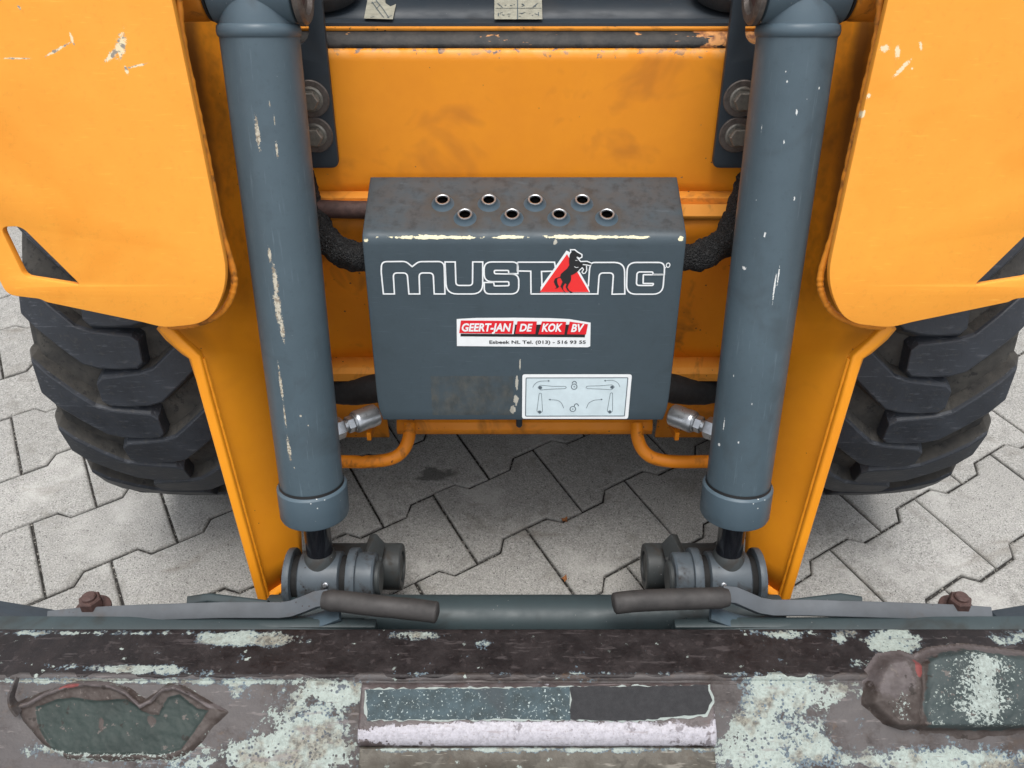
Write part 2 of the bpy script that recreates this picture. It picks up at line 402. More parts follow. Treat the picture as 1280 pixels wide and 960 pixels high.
right_chips = chipset([(996, 140, 1.5 * mm, 4 * mm), (984, 102, 1.2 * mm, 2 * mm), (982, 90, 1 * mm, 2 * mm), (993, 248, 1.2 * mm, 3 * mm), (1024, 110, 1 * mm, 2 * mm),
                       (956, 293, 1.8 * mm, 5 * mm), (980, 178, 1 * mm, 3 * mm), (899, 556, 2.6 * mm, 3 * mm), (923, 553, 2 * mm, 2.5 * mm), (905, 530, .8 * mm, 8 * mm),
                       (930, 335, 4 * mm, 3 * mm), (952, 160, .8 * mm, 6 * mm), (917, 470, .8 * mm, 2 * mm), (940, 505, .8 * mm, 2 * mm), (968, 360, .8 * mm, 14 * mm), (973, 345, .7 * mm, 10 * mm)], 1)
CYL_A, CYL_B = (.076, .109, .131), (.060, .087, .105)
M_['barrel_l'] = paint('barrel_paint_scratched', CYL_A, CYL_B, .36, (.50, .46, .37), left_chips, ((.60, .63, .63), 115, .075), (.050, .066, .076), gscale=12, gamt=.55, chip_dark=(.24, .20, .15), wear_seed=1.3, fine=.4, fdir=(130, 130, 7))
M_['barrel_r'] = paint('barrel_paint_speckled', CYL_A, CYL_B, .36, (.66, .67, .65), right_chips, ((.60, .63, .63), 115, .085), (.050, .066, .076), gscale=12, gamt=.55, wear_seed=4.1, fine=.4, fdir=(130, 130, 7))
M_['cap'] = paint('gland_paint', (.078, .113, .138), (.06, .088, .108), .42, speck=((.58, .60, .58), 120, .15), grime=(.04, .05, .055), gscale=20, gamt=.5)
Ltop = 0.0
def along(y): return (ray_axis(y) - A_top).dot(AX)
for s in (-1, 1):
    c0 = mir(A_top, s); a1 = AX
    lw, lc0, lc1 = along(44), along(604), along(641)
    prof = [(CR * .9, lw - .004), (CR, lw + .002), (CR, lc0 + .012)]
    barrel = axis_lathe('tilt_cylinder', c0, c0 + a1, [(CR, lw)] + [(CR, lw + (lc0 + .012 - lw) * k / 6) for k in range(1, 7)], M_['barrel_l' if s < 0 else 'barrel_r'], loader, 64)
    Mi = barrel.matrix_basis.inverted()
    def sub(o): o.parent = barrel; o.matrix_basis = Mi @ o.matrix_basis; return o
    # weld ring, tapered head and cross eye
    sub(axis_lathe('weld_ring', c0, c0 + a1, [(CR - .002, lw - .011), (CR + .0012, lw - .009), (CR + .0022, lw - .004), (CR + .0016, lw), (CR - .001, lw + .003)], M_['cap'], loader, 64, 60))
    eye_c = c0 + a1 * (lw - .043)
    sub(axis_lathe('base_head', c0, c0 + a1, [(.027, lw - .055), (.031, lw - .038), (.0352, lw - .024), (CR - .0016, lw - .015), (CR - .0005, lw - .006)], M_['cap'], loader, 64, 60))
    ex = Vector((1, 0, 0))
    e0, e1 = eye_c - ex * .041, eye_c + ex * .041
    sub(axis_lathe('base_eye', e0, e1, [(.028, 0), (.033, .002), (.0345, .006), (.0345, .076), (.033, .080), (.028, .082)], M_['cap'], loader, 44))
    iw = ex * (1 if s < 0 else -1)
    q = eye_c + iw * .0415
    sub(axis_lathe('pin_washer', q, q + iw, [(.033, 0), (.0345, .001), (.0345, .006), (.032, .0085), (.025, .0085), (.023, .004), (.019, .003)], M_['zinc_dull'], loader, 40))
    sub(axis_lathe('pivot_pin', q, q + iw, [(.0185, -.08), (.0185, .002), (.017, .0035)], M_['rust'], loader, 32))
    # gland collar, groove, rod
    sub(axis_lathe('gland_collar', c0, c0 + a1, [(CR + .0005, lc0 - .001), (CR + .0026, lc0), (CR + .0042, lc0 + .0022), (CR + .0042, lc1 - .003), (CR + .003, lc1), (.020, lc1 + .0005)], M_['cap'], loader, 64))
    sub(axis_lathe('groove_ring', c0, c0 + a1, [(CR + .0009, lc0 - .0045), (CR + .0012, lc0 - .0005)], M_['ink'], loader, 64, cap0=False, cap1=False))
    sub(axis_lathe('wiper_seal', c0, c0 + a1, [(.022, lc1 - .002), (.022, lc1 + .003), (.0185, lc1 + .004)], M_['rubber'], loader, 40))
    le = along(722)
    sub(axis_lathe('piston_rod', c0, c0 + a1, [(.0168, lc1 - .01), (.0168, le - .030)], M_['chrome_dark'], loader, 44))
    sub(axis_lathe('rod_weld', c0, c0 + a1, [(.0172, le - .041), (.0188, le - .039), (.0205, le - .034), (.0225, le - .026)], M_['dirty_grey'], loader, 40))
    ec = c0 + a1 * le
    sub(axis_lathe('rod_eye', ec - ex * .027, ec + ex * .027, [(.031, 0), (.034, .002), (.0345, .005), (.0345, .049), (.034, .052), (.031, .054)], M_['steel_blue'], loader, 48))
    g = ec + Vector((.012 if s < 0 else -.012, -.026, .024)); gd = Vector((0, -.73, .68))
    sub(axis_lathe('grease_nipple', g - gd * .001, g + gd, [(.0035, 0), (.0035, .003), (.0022, .004), (.0026, .006), (.0014, .008)], M_['zinc'], loader, 12))
EYE = A_top + AX * along(722)

# ---- loader arms: face plate, inner wall, weld beads, pin boss
PB = pixX(285, 350, -.3085); PT = pixX(215, 0, -.3085 - .010)
vdir = Vector((0, PT.y - PB.y, PT.z - PB.z)).normalized()
def plane_basis(o, v):
    u = Vector((1, 0, 0)); return Matrix((u, v, u.cross(v))).transposed()
PBAS = plane_basis(PB, vdir); PN = PBAS.col[2]
def plane2d(px_, py_, o=PB, bas=PBAS):
    q = pixplane(px_, py_, o, bas.col[2]) - o; return (q.dot(bas.col[0]), q.dot(bas.col[1]))
outline_px = [(205, -150), (215, 0), (250, 170), (286, 352), (262, 404), (205, 410), (178, 403), (120, 391), (58, 378), (50, 374), (8, 369), (-6, 340), (-60, 180), (-200, 20), (-240, -150)]
rad = [0, 0, 0, .030, .022, .02, .002, .002, .002, .004, .010, .01, .02, .03, 0]
hole_px = [(0, 284), (26, 283), (101, 357), (30, 346)]
left_ol = [Vector(plane2d(*p)) for p in outline_px]; left_hole = [Vector(plane2d(*p)) for p in hole_px]
plate_chips_l = [((151, 57), -.35, 6, 14), ((139, 69), -.9, 3, 12), ((72, 62), -1.15, 1.5, 17), ((172, 82), -1.37, 1.3, 15), ((18, 73), 1.57, 1.2, 16), ((90, 49), .1, 1.6, 6), ((158, 88), .2, 2.0, 5), ((24, 9), .4, 1.5, 3)]
plate_chips_r = [((1127, 86), -.7, 2.6, 13), ((1106, 60), 0, 5, 4), ((1122, 65), .2, 3, 7), ((1151, 58), .3, 2, 5), ((1140, 86), 0, 1.3, 1.3), ((1086, 120), -.2, 2.2, 3.5), ((1079, 143), -.2, 2, 5)]
def plate_blobs(L, s):
    out = []
    for (x, y), a, wd, ht in L:
        o = mir(PB, s); q = pixplane(x, y, o, PN) - o
        out.append(((q.dot(PBAS.col[0]), q.dot(PBAS.col[1]), .009), (0, 0, a), (wd * mm * .75, ht * mm * .75, .02)))
    return out
m = paint('greasy_arm_wall', ORANGE, ORANGE2, .45, speck=((.06, .04, .03), 90, .12), grime=(.40, .13, .012), gscale=7, gamt=.3)
N = NB(m.node_tree); nt_ = m.node_tree; b_ = nt_.nodes['Principled BSDF']; src = b_.inputs['Base Color'].links[0].from_socket
co = N.coord('Object'); sx = N.n('ShaderNodeSeparateXYZ'); nt_.links.new(co, sx.inputs[0])
# old grease caught in the corner above the knee, running down in streaks
ac = N.n('ShaderNodeAttribute', attribute_name='across').outputs['Fac']
dd = N.math('ABSOLUTE', N.math('SUBTRACT', N.math('ADD', ac, N.math('MULTIPLY', N.math('SUBTRACT', N.noise(co, 30, 3), .5), .16)), .20))
band = N.math('MAXIMUM', N.step(dd, .03, .15, .92, 0), N.step(N.noise(co, 26, 3.5, .65), .46, .66, .12, .6))
gz = N.math('MULTIPLY', N.step(sx.outputs[2], .46, .53), band)
nt_.links.new(N.mix(gz, src, (.26, .10, .016)), b_.inputs['Base Color']); M_['wall'] = m
for s in (-1, 1):
    fx = (lambda p: p) if s < 0 else (lambda p: Vector((-p[0], p[1])))
    ol = round_poly([fx(p) for p in left_ol], rad, 8); hl = round_poly([fx(p) for p in left_hole], [.008, .008, .006, .006], 6)
    pm = paint('arm_face_paint', (.89, .362, .044), (.84, .325, .036), .45, (.80, .66, .42), plate_blobs(plate_chips_l if s < 0 else plate_chips_r, s), ((.16, .08, .03), 46, .05),
               (.74, .235, .012), gscale=6, gamt=.35, fine=.3, fdir=(14, 200, 14), chip_dark=(.28, .25, .21) if s < 0 else None)
    arm = plate('loader_arm', [ol, hl], .009, .0012, mat4(mir(PB, s) - PN * .009, PBAS), pm, loader)
    Mi = arm.matrix_basis.inverted()
    def sub(o): o.parent = arm; o.matrix_basis = Mi @ o.matrix_basis; return o
    # inner wall of the arm, going down to the coupler pivot
    fr = [(195, -90, .80), (222, 100, .835), (250, 250, .875), (268, 350, .895), (222, 402, .885), (204, 410, .875), (245, 445, .895), (288, 600, .985), (330, 752, 1.075)]
    bk = [(325, -90, .90), (330, 100, .94), (340, 250, .985), (350, 350, 1.01), (355, 400, 1.02), (358, 420, 1.02), (368, 450, 1.03), (374, 600, 1.085), (379, 715, 1.115)]
    fr = [mir(pix(*p), s) for p in fr]; bk = [mir(pix(*p), s) for p in bk]
    fs_, bs_ = [], []
    for i in range(len(fr) - 1):
        for k in range(4):
            fs_.append(fr[i].lerp(fr[i + 1], k / 4)); bs_.append(bk[i].lerp(bk[i + 1], k / 4))
    fs_.append(fr[-1]); bs_.append(bk[-1])
    V, Fc = [], []; NC = 10
    for a, b in zip(fs_, bs_):
        for k in range(NC + 1): V.append(a.lerp(b, k / NC))
    for i in range(len(fs_) - 1):
        for k in range(NC):
            q = i * (NC + 1) + k; f = (q, q + 1, q + NC + 2, q + NC + 1); Fc.append(f if s > 0 else f[::-1])
    wall = mesh('inner_wall', V, Fc, M_['wall'], loader, True, 60)
    at = wall.data.attributes.new('across', 'FLOAT', 'POINT'); at.data.foreach_set('value', [(q % (NC + 1)) / NC for q in range(len(V))])
    md = wall.modifiers.new('thick', 'SOLIDIFY'); md.thickness = .012; md.offset = -1
    sub(wall)
    # thick front edge of the wall: a proud flange following its outline
    path = [fr[5] + Vector((0, .004, 0)), fr[5].lerp(fr[6], .5), fr[6]] + [fr[6].lerp(fr[8], k / 8) for k in range(1, 9)]
    bm = bmesh.new(); sec = round_poly([(-.006, -.009), (.006, -.009), (.006, .006), (-.006, .006)], .004, 4)
    sweep(bm, path, [tuple(v) for v in sec], (0, -.75, .66)); sub(bm_obj('edge_flange', bm, M_['orange'], loader, True, 40))
    bm = bmesh.new(); bead = [p + (b - a).normalized() * .011 + Vector((0, -.004, .001)) for p, a, b in zip(path[2:], [fr[6]] * 20, [bk[6]] * 20)]
    bp = []
    for i in range(len(bead) - 1):
        for k in range(8): bp.append(bead[i].lerp(bead[i + 1], k / 8))
    sweep(bm, bp, circ(.0036, 8), (0, -.75, .66), scale=lambda t: .85 + .3 * mnoise.noise(Vector((t * 60, s * 3., 0)))); sub(bm_obj('weld_bead', bm, M_['orange'], loader, True, 60))
    # bottom closing strip
    bm = bmesh.new(); sweep(bm, [fr[8] + Vector((0, .002, .002)), fr[8].lerp(bk[8], .5)], [tuple(v) for v in sec], (0, -.6, .8)); sub(bm_obj('bottom_edge', bm, M_['orange'], loader, True, 40))
    # weld bead behind the face plate edge
    o3 = mir(PB, s); wp = []
    seq = [(213, -60), (219, 40), (235, 120), (252, 200), (270, 290), (286, 345), (285, 372), (272, 395), (250, 408), (222, 414), (204, 414)]
    for p in catmull([Vector((*plane2d(*q_), 0)) for q_ in seq], 14):
        wp.append(o3 + PBAS.col[0] * (p[0] if s < 0 else -p[0]) + PBAS.col[1] * p[1] - PN * .0150)
    bm = bmesh.new(); sweep(bm, wp, circ(.0036, 10), tuple(PN), scale=lambda t: 1.0 + .28 * mnoise.noise(Vector((t * 75, 7. * s, 0))))
    sub(bm_obj('weld_bead', bm, M_['orange_weld'], loader, True, 60))
    # pin boss between the wall and the cylinder eye
    ec = mir(A_top, s) + AX * (along(44) - .043); ow = Vector((-1 if s < 0 else 1, 0, 0))
    sub(axis_lathe('pin_boss', ec + ow * .0435, ec + ow, [(.027, 0), (.030, .002), (.031, .006), (.031, .030), (.034, .045), (.044, .06), (.055, .07)], M_['orange_weld'], loader, 44, 60))
    sub(axis_lathe('boss_shim', ec + ow * .041, ec + ow, [(.031, 0), (.031, .0024)], M_['black'], loader, 40))
    # the beam of the arm running back over the wheel, out of the picture
    xs = -.47 if s < 0 else .47
    sub(box('arm_beam', (xs, 1.55, .96), (.10, .70, .09), M_['orange'], loader, .006))
    # stop lug low on the inner wall
    lg = mir(pix(327, 496, 1.03), s); sub(box('stop_lug', lg, (.006, .010, .012), M_['orange'], loader, .002))

# ---- chassis front
ZT = lambda y, Y: pixY(640, y, Y).z
YU0, YU1 = .862, .886                                # upper panel bottom / top
zU0, zU1 = ZT(247, YU0), ZT(64, YU1)
XW = .36
def strip(name, prof, mat, parent, x0=-XW, x1=XW, nx=40, auto=40, thick=.006):
    V, Fc = [], []; n = len(prof)
    for i in range(nx + 1):
        x = x0 + (x1 - x0) * i / nx
        for (y, z) in prof: V.append((x, y, z))
    for i in range(nx):
        for k in range(n - 1):
            a = i * n + k; Fc.append((a, a + n, a + n + 1, a + 1))
    o = mesh(name, V, Fc, mat, parent, True, auto)
    md = o.modifiers.new('thick', 'SOLIDIFY'); md.thickness = thick; md.offset = -1
    return o
def arc(p, q, c, n=5):
    p, q, c = Vector(p), Vector(q), Vector(c)
    return [tuple((1 - t) ** 2 * p + 2 * t * (1 - t) * c + t * t * q) for t in [k / n for k in range(n + 1)]]
# worn top ledge of the panel: black worn paint over orange
m, nt_, b_ = new_mat('worn_threshold_paint'); N = NB(nt_); co = N.coord('Object')
base = N.mix(N.step(N.noise(co, 40, 5, .7), .4, .65), (.007, .007, .007), (.030, .025, .021))
sx = N.n('ShaderNodeSeparateXYZ'); nt_.links.new(co, sx.inputs[0])
e = N.math('ADD', N.noise(N.mapping(co, scale=(1, 2.5, 2.5)), 26, 6, .72), N.step(sx.outputs[0], .06, .27, -.12, .19))
c = N.mix(N.step(e, .54, .575), base, N.mix(N.step(N.noise(co, 120, 4), .45, .62), (.66, .30, .09), (.25, .09, .03)))
edge = N.math('ADD', N.math('MULTIPLY', N.math('SUBTRACT', N.noise(co, 70, 4), .5), .006), sx.outputs[1])
zl = N.math('LESS_THAN', edge, YU1 + .0035)
c = N.mix(zl, c, (.70, .28, .05)); nt_.links.new(c, b_.inputs['Base Color']); b_.inputs['Roughness'].default_value = .6
N.bump(N.noise(co, 150, 4), .5, .001, b_); M_['threshold'] = m
YL = YU1 + .022
zL = pixY(640, 40, YL).z
# orange paint that is chipped along its upper fold
m = paint('chipped_orange_panel', (.85, .305, .018), (.77, .26, .014), .45, speck=((.09, .06, .04), 60, .10), grime=(.46, .15, .018), gscale=9, gamt=.5)
N = NB(m.node_tree); nt_ = m.node_tree; b_ = nt_.nodes['Principled BSDF']; src = b_.inputs['Base Color'].links[0].from_socket
co = N.coord('Object'); sx = N.n('ShaderNodeSeparateXYZ'); nt_.links.new(co, sx.inputs[0])
ed = N.math('ADD', N.step(sx.outputs[2], zU1 - .014, zU1 - .001, 0, .20), N.noise(co, 85, 4, .6))
c = N.mix(N.step(ed, .735, .76), src, N.mix(N.step(N.noise(co, 200, 3), .45, .55), (.10, .09, .085), (.25, .17, .13)))
ed2 = N.math('MULTIPLY', N.step(sx.outputs[2], zU1 - .010, zU1 - .002, 0, .8), N.step(N.noise(co, 60, 4), .36, .6)); c = N.mix(ed2, c, (.78, .36, .09))
nt_.links.new(c, b_.inputs['Base Color']); M_['panel'] = m
panel = strip('front_panel', [(YU0, zU0)] + [(YU0 + (YU1 - YU0) * k / 8, zU0 + (zU1 - .012 - zU0) * k / 8) for k in range(1, 9)] + arc((YU1, zU1 - .012), (YU1 + .008, zU1), (YU1 + .001, zU1 - .001))[1:], M_['panel'], loader)
thr = strip('threshold_ledge', arc((YU1 + .008, zU1 + .0005), (YL, zL), (YU1 + .012, (zU1 + zL) / 2 + .002), 4) + [(YL + .008, zL + .0005)], M_['threshold'], panel)
strip('threshold_edge', [(YL + .001, zL + .0008), (YL + .0015, zL + .0036), (YL + .012, zL + .0038)], M_['orange_dusty'], panel, thick=.001)
# fold, lower panel and lip
YF = .835; zF0 = ZT(252, YU0 - .001); zF1 = ZT(268, YF)
strip('panel_fold', [(YU0 + .002, zU0 + .003), (YU0 - .005, zU0 + .001), (YU0 - .006, zU0 - .006), (YU0 - .004, zF0 - .006), (YF + .006, zF1 + .005), (YF, zF1 - .001), (YF, zF1 - .004)], M_['orange_dusty'], panel, nx=50, auto=25)
YB = .832; zB0 = ZT(449, YB)
strip('lower_panel', [(YF + .002, zF1 - .002)] + [(YF + .002 + (YB + .002 - YF - .002) * k / 8, zF1 - .002 + (zB0 - zF1 + .002) * k / 8) for k in range(1, 9)], M_['orange_dirty'], panel)
YLi = .806; zLi = ZT(467, YLi)
strip('panel_lip', [(YB + .003, zB0 + .002), (YLi + .004, zLi + .0035), (YLi, zLi + .001), (YLi - .0005, zLi - .006), (YLi + .004, zLi - .008)], M_['orange_dusty'], panel, auto=25)
# lower cross bar under the step box, and the recessed belly plate behind the hoses
zc0 = pixY(640, 539, .80).z
strip('cross_bar', [(.845, zc0 + .075), (.842, zc0 + .030), (.812, zc0 + .018), (.804, zc0 + .014), (.80, zc0 + .008), (.80, zc0)], M_['orange_dirty'], panel, -.185, .19, auto=25)
for s in (-1, 1):
    xa, xb = (-XW, -.208) if s < 0 else (.208, XW)
    strip('cheek_plate', [(.846, zc0 + .17), (.846, zc0 + .06), (.846, zc0 - .058)], M_['orange_dirty'], panel, xa, xb, nx=20)
    g0 = mir(pix(462, 548, 1.17), s)
    mesh('gusset', [g0 + Vector((-.003, 0, .012)), g0 + Vector((.003, 0, .012)), g0 + Vector((.003, .05, -.014)), g0 + Vector((-.003, .05, -.014)), g0 + Vector((-.003, -.004, .0)), g0 + Vector((.003, -.004, .0)), g0 + Vector((.003, .05, -.022)), g0 + Vector((-.003, .05, -.022))],
         [(0, 1, 2, 3), (4, 7, 6, 5), (0, 4, 5, 1), (1, 5, 6, 2), (2, 6, 7, 3), (3, 7, 4, 0)], M_['orange_dirty'], panel, False, None)
    # stamped rectangle outline on the cheek plate
    ring = [(430, 503), (462, 505), (462, 508), (433, 506), (433, 525), (430, 525)]
    q = [mir(pixY(x, y, .8445), s) for x, y in ring]
    mesh('stencil_mark', q, [tuple(range(6))], M_['rust'], panel, False, None)
# dark cavity behind the lip and the chassis body
body = box('chassis', (0, 1.675, (zL + zc0) / 2 + .0), (.355, .745, (zL - zc0) / 2 - .01), M_['slate_dark'], loader, .01)
drain = axis_lathe('drain_stub', pixY(649, 528, .79), pixY(649, 528, .79) + Vector((0, -.3, -1)), [(.0045, -.01), (.0045, .005), (.003, .007)], M_['slate_dark'], loader, 16)
drain.parent = panel

# ---- tie-down loops of round bar
for s in (-1, 1):
    pts = [(512, 530, 1.15), (511, 547, 1.145), (504, 563, 1.14), (490, 573, 1.135), (465, 577, 1.13), (430, 577, 1.13), (395, 576, 1.13), (370, 568, 1.15), (362, 545, 1.19)]
    tube('tie_down_loop', catmull([mir(pix(*p), s) for p in pts], 6), .0092, M_['orange_bar'], loader, 16)

# ---- step box with its logo, stickers and raised grip holes
BT = pix(640, 293, .895); BBt = pix(640, 525, 1.013)
bv = Vector((0, BT.y - BBt.y, BT.z - BBt.z)).normalized(); BBAS = plane_basis(BBt, bv); BN = BBAS.col[2]
BO = Vector((0, BBt.y, BBt.z))
def box2d(px_, py_):
    q = pixplane(px_, py_, BO, BN) - BO; return Vector((q.x, q.dot(BBAS.col[1])))
tl, tr, bl, br = box2d(452, 296), box2d(859, 296), box2d(474, 525), box2d(833, 525)
hx0, hx1 = (tl.x + bl.x) / 2, (tr.x + br.x) / 2
Hf = tl.y
Bk = pix(640, 221, .95); BkL, BkR = pix(462, 222, .95).x, pix(845, 222, .95).x
def P3(x, v, off=0.0): return BO + Vector((x, 0, 0)) + BBAS.col[1] * v + BN * off
# profile from bottom of front face, up, over the rounded fold, back along the top
RF = .010
topdir = (Vector((0, Bk.y, Bk.z)) - (P3(0, Hf) - Vector((0, 0, 0)))); topdir.x = 0; Ltop_ = topdir.length; topdir.normalize()
prof = [(BO + BBAS.col[1] * ((Hf - RF) * k / 16)) for k in range(17)]
pA, pC, pB_ = BO + BBAS.col[1] * (Hf - RF), BO + BBAS.col[1] * Hf, BO + BBAS.col[1] * Hf + topdir * RF
prof += [(1 - t) ** 2 * pA + 2 * t * (1 - t) * pC + t * t * pB_ for t in [k / 6 for k in range(1, 7)]]
prof += [pC + topdir * (RF + (Ltop_ - RF) * k / 8) for k in range(1, 9)]
NX = 48; V, Fc = [], []; n = len(prof)
for i in range(NX + 1):
    for k, p in enumerate(prof):
        f = i / NX; x = hx0 + (hx1 - hx0) * f
        if k < 3:                                    # rounded lower corners
            cut = [.005, .0015, .0003][k]; x = hx0 + cut + (hx1 - hx0 - 2 * cut) * f
        V.append(Vector((x, p.y, p.z)))
for i in range(NX):
    for k in range(n - 1):
        a = i * n + k; Fc.append((a, a + n, a + n + 1, a + 1))
# box material: wear on the fold, patch of old glue, dirt round the holes
def box_mat():
    m = paint('step_box_paint', (.054, .076, .091), (.044, .062, .074), .45, fine=.35, speck=((.50, .52, .5), 120, .07), grime=(.036, .050, .058), gscale=10, gamt=.5)
    nt = m.node_tree; N = NB(nt); b = nt.nodes['Principled BSDF']; src = b.inputs['Base Color'].links[0].from_socket
    co = N.coord('Object'); sx = N.n('ShaderNodeSeparateXYZ'); nt.links.new(co, sx.inputs[0])
    # trodden top: grey-brown film with its own cloudy shape
    zt = pC.z - .004
    n1 = N.noise(co, 30, 6, .7, .4); up = N.step(sx.outputs[1], pC.y + .003, pC.y + .014)
    c = N.mix(N.math('MULTIPLY', up, N.step(n1, .36, .62, .15, .75)), src, (.064, .060, .057))
    c = N.mix(N.math('MULTIPLY', up, N.step(N.noise(co, 75, 5, .7), .50, .72, 0, .7)), c, (.022, .023, .025))
    holes = [((x, y, .915)) for x, y in HOLES]
    hb = [(tuple(HP(x, y)), (0, 0, 0), (.02, .02, .02)) for x, y in HOLES]
    d = N.math('ADD', N.blobs(co, hb), N.math('MULTIPLY', N.math('SUBTRACT', N.noise(co, 90, 4), .5), 1.6))
    c = N.mix(N.step(d, 1.3, .7, 0, .45), c, (.060, .042, .026))
    # bare cream line worn along the fold
    p1, p2 = [tuple(P3(x, Hf - .0015)) for x in (-.085, .095)]
    fold = N.blobs(co, [((hx0 + .085, pC.y + .003, pC.z - .002), (0, 0, 0), (.058, .005, .0018)), ((hx0 + .165, pC.y + .003, pC.z - .002), (0, 0, 0), (.022, .004, .0016)),
                        ((hx0 + .245, pC.y + .003, pC.z - .002), (0, 0, 0), (.05, .004, .0016)), ((hx0 + .305, pC.y + .003, pC.z - .002), (0, 0, 0), (.02, .004, .0014)),
                        ((hx0 + .004, pC.y + .001, pC.z - .006), (0, 0, 0), (.004, .004, .004)), ((hx1 - .006, pC.y + .002, pC.z - .003), (0, 0, 0), (.003, .004, .003))])
    fn = N.math('ADD', fold, N.math('MULTIPLY', N.math('SUBTRACT', N.noise(N.mapping(co, scale=(.5, 1, 1)), 170, 5, .7), .5), 2.6))
    c = N.mix(N.step(fn, .95, .80), c, (.72, .66, .44))
    chips = []
    for x, y, a, b2 in [(646, 478, 2.0, 13), (645, 500, 3.4, 9), (641, 512, 4.2, 6), (650, 455, 1.1, 9), (694, 303, 2.4, 3)]:
        q = box2d(x, y); p = P3(q.x, q.y); chips.append((tuple(p), (0, 0, 0), (a * mm * .9, .02, b2 * mm * .9)))
    dn = N.math('ADD', N.blobs(co, chips), N.math('MULTIPLY', N.math('SUBTRACT', N.noise(co, 300, 4, .7), .5), 2.0))
    c = N.mix(N.step(dn, 1.0, .85), c, (.42, .40, .34))
    # glue patch left of the white diagram
    q0, q1 = box2d(538, 470), box2d(642, 519); pc = P3((q0.x + q1.x) / 2, (q0.y + q1.y) / 2)
    bx = N.math('LESS_THAN', N.math('ABSOLUTE', N.math('ADD', N.math('SUBTRACT', sx.outputs[0], pc.x), N.math('MULTIPLY', N.math('SUBTRACT', N.noise(co, 160, 3), .5), .003))), abs(q1.x - q0.x) / 2)
    bz = N.math('LESS_THAN', N.math('ABSOLUTE', N.math('SUBTRACT', sx.outputs[2], pc.z)), abs(P3(0, q0.y).z - P3(0, q1.y).z) / 2)
    gl = N.math('MULTIPLY', N.math('MULTIPLY', bx, bz), N.step(N.noise(co, 40, 5, .7), .33, .6, .15, .8))
    c = N.mix(gl, c, N.mix(N.step(N.noise(N.mapping(co, scale=(1, 1, .5)), 90, 4, .7), .40, .68), (.048, .052, .050), (.095, .093, .080)))
    nt.links.new(c, b.inputs['Base Color'])
    return m
HOLES = [(553, 249), (611, 249), (669, 249), (728, 249), (581, 267), (640, 267), (699, 267), (759, 267)]
TN = Vector((1, 0, 0)).cross(topdir)
def HP(x, y): return pixplane(x, y, Vector((0, pC.y, pC.z)) + TN * .007, TN) - TN * .007
M_['box'] = box_mat()
stepbox = mesh('step_box', V, Fc, M_['box'], loader, True, 40)
md = stepbox.modifiers.new('thick', 'SOLIDIFY'); md.thickness = .004; md.offset = -1
md = stepbox.modifiers.new('soft', 'BEVEL'); md.width = .0012; md.segments = 2; md.limit_method = 'ANGLE'
for x0 in (hx0 + .006, hx1 - .010):                  # folded side cheeks
    pts = [p.copy() for p in (prof[0] - BN * .005, pA - BN * .005, pC + topdir * Ltop_ - TN * .006, prof[0] - BN * .005 + topdir * .06)]
    Vv = [Vector((x0, p.y, p.z)) for p in pts] + [Vector((x0 + .004, p.y, p.z)) for p in pts]
    mesh('side_cheek', Vv, [(0, 1, 2, 3), (7, 6, 5, 4), (0, 4, 5, 1), (1, 5, 6, 2), (2, 6, 7, 3), (3, 7, 4, 0)], M_['slate'], stepbox, False, None)
for x, y in HOLES:
    p = HP(x, y) - TN * .007
    h = axis_lathe('grip_hole', p, p + TN, [(.0135, .0068), (.0115, .0082), (.0094, .0105), (.0088, .0128)], M_['slate'], stepbox, 28, 60, False, False)
    r_ = axis_lathe('grip_rim', p, p + TN, [(.0087, .0122), (.0087, .0136), (.0082, .0142), (.0070, .0142), (.0064, .0138), (.0062, .012)], M_['zinc'], stepbox, 28, 40, False, False)
    d_ = axis_lathe('hole_well', p, p + TN, [(.0064, .0134), (.0062, .0088), (.0002, .0086)], M_['void'], stepbox, 24, 40, False, False)

# lettering: outlined rounded capitals
def img(pts, ox, oy, k): return [box2d(ox + x / k, oy + y / k) for x, y in pts]
def ribbon(V, Fc, pts, wdt, off, closed=True):
    n = len(pts); b0 = len(V)
    for i in range(n):
        p = Vector(pts[i]); a = Vector(pts[i - 1] if (closed or i) else pts[i]); c = Vector(pts[(i + 1) % n] if (closed or i < n - 1) else pts[i])
        e1 = (p - a); e2 = (c - p)
        e1 = e1.normalized() if e1.length > 1e-9 else e2.normalized(); e2 = e2.normalized() if e2.length > 1e-9 else e1
        nr = Vector((e1.y + e2.y, -e1.x - e2.x)); nr = nr.normalized() if nr.length > 1e-6 else Vector((e1.y, -e1.x))
        k = 1 / max(.55, nr.dot(Vector((e1.y, -e1.x)))); nr = nr * k
        for sg in (-.5, .5): V.append(P3(*(p + nr * wdt * sg), off))
    for i in range(n if closed else n - 1):
        j = (i + 1) % n; Fc.append((b0 + 2 * i, b0 + 2 * j, b0 + 2 * j + 1, b0 + 2 * i + 1))
def dedup(pts):
    out = [pts[0]]
    for p in pts[1:]:
        if (Vector(p) - Vector(out[-1])).length > 1e-5: out.append(p)
    return out
K = 6.4
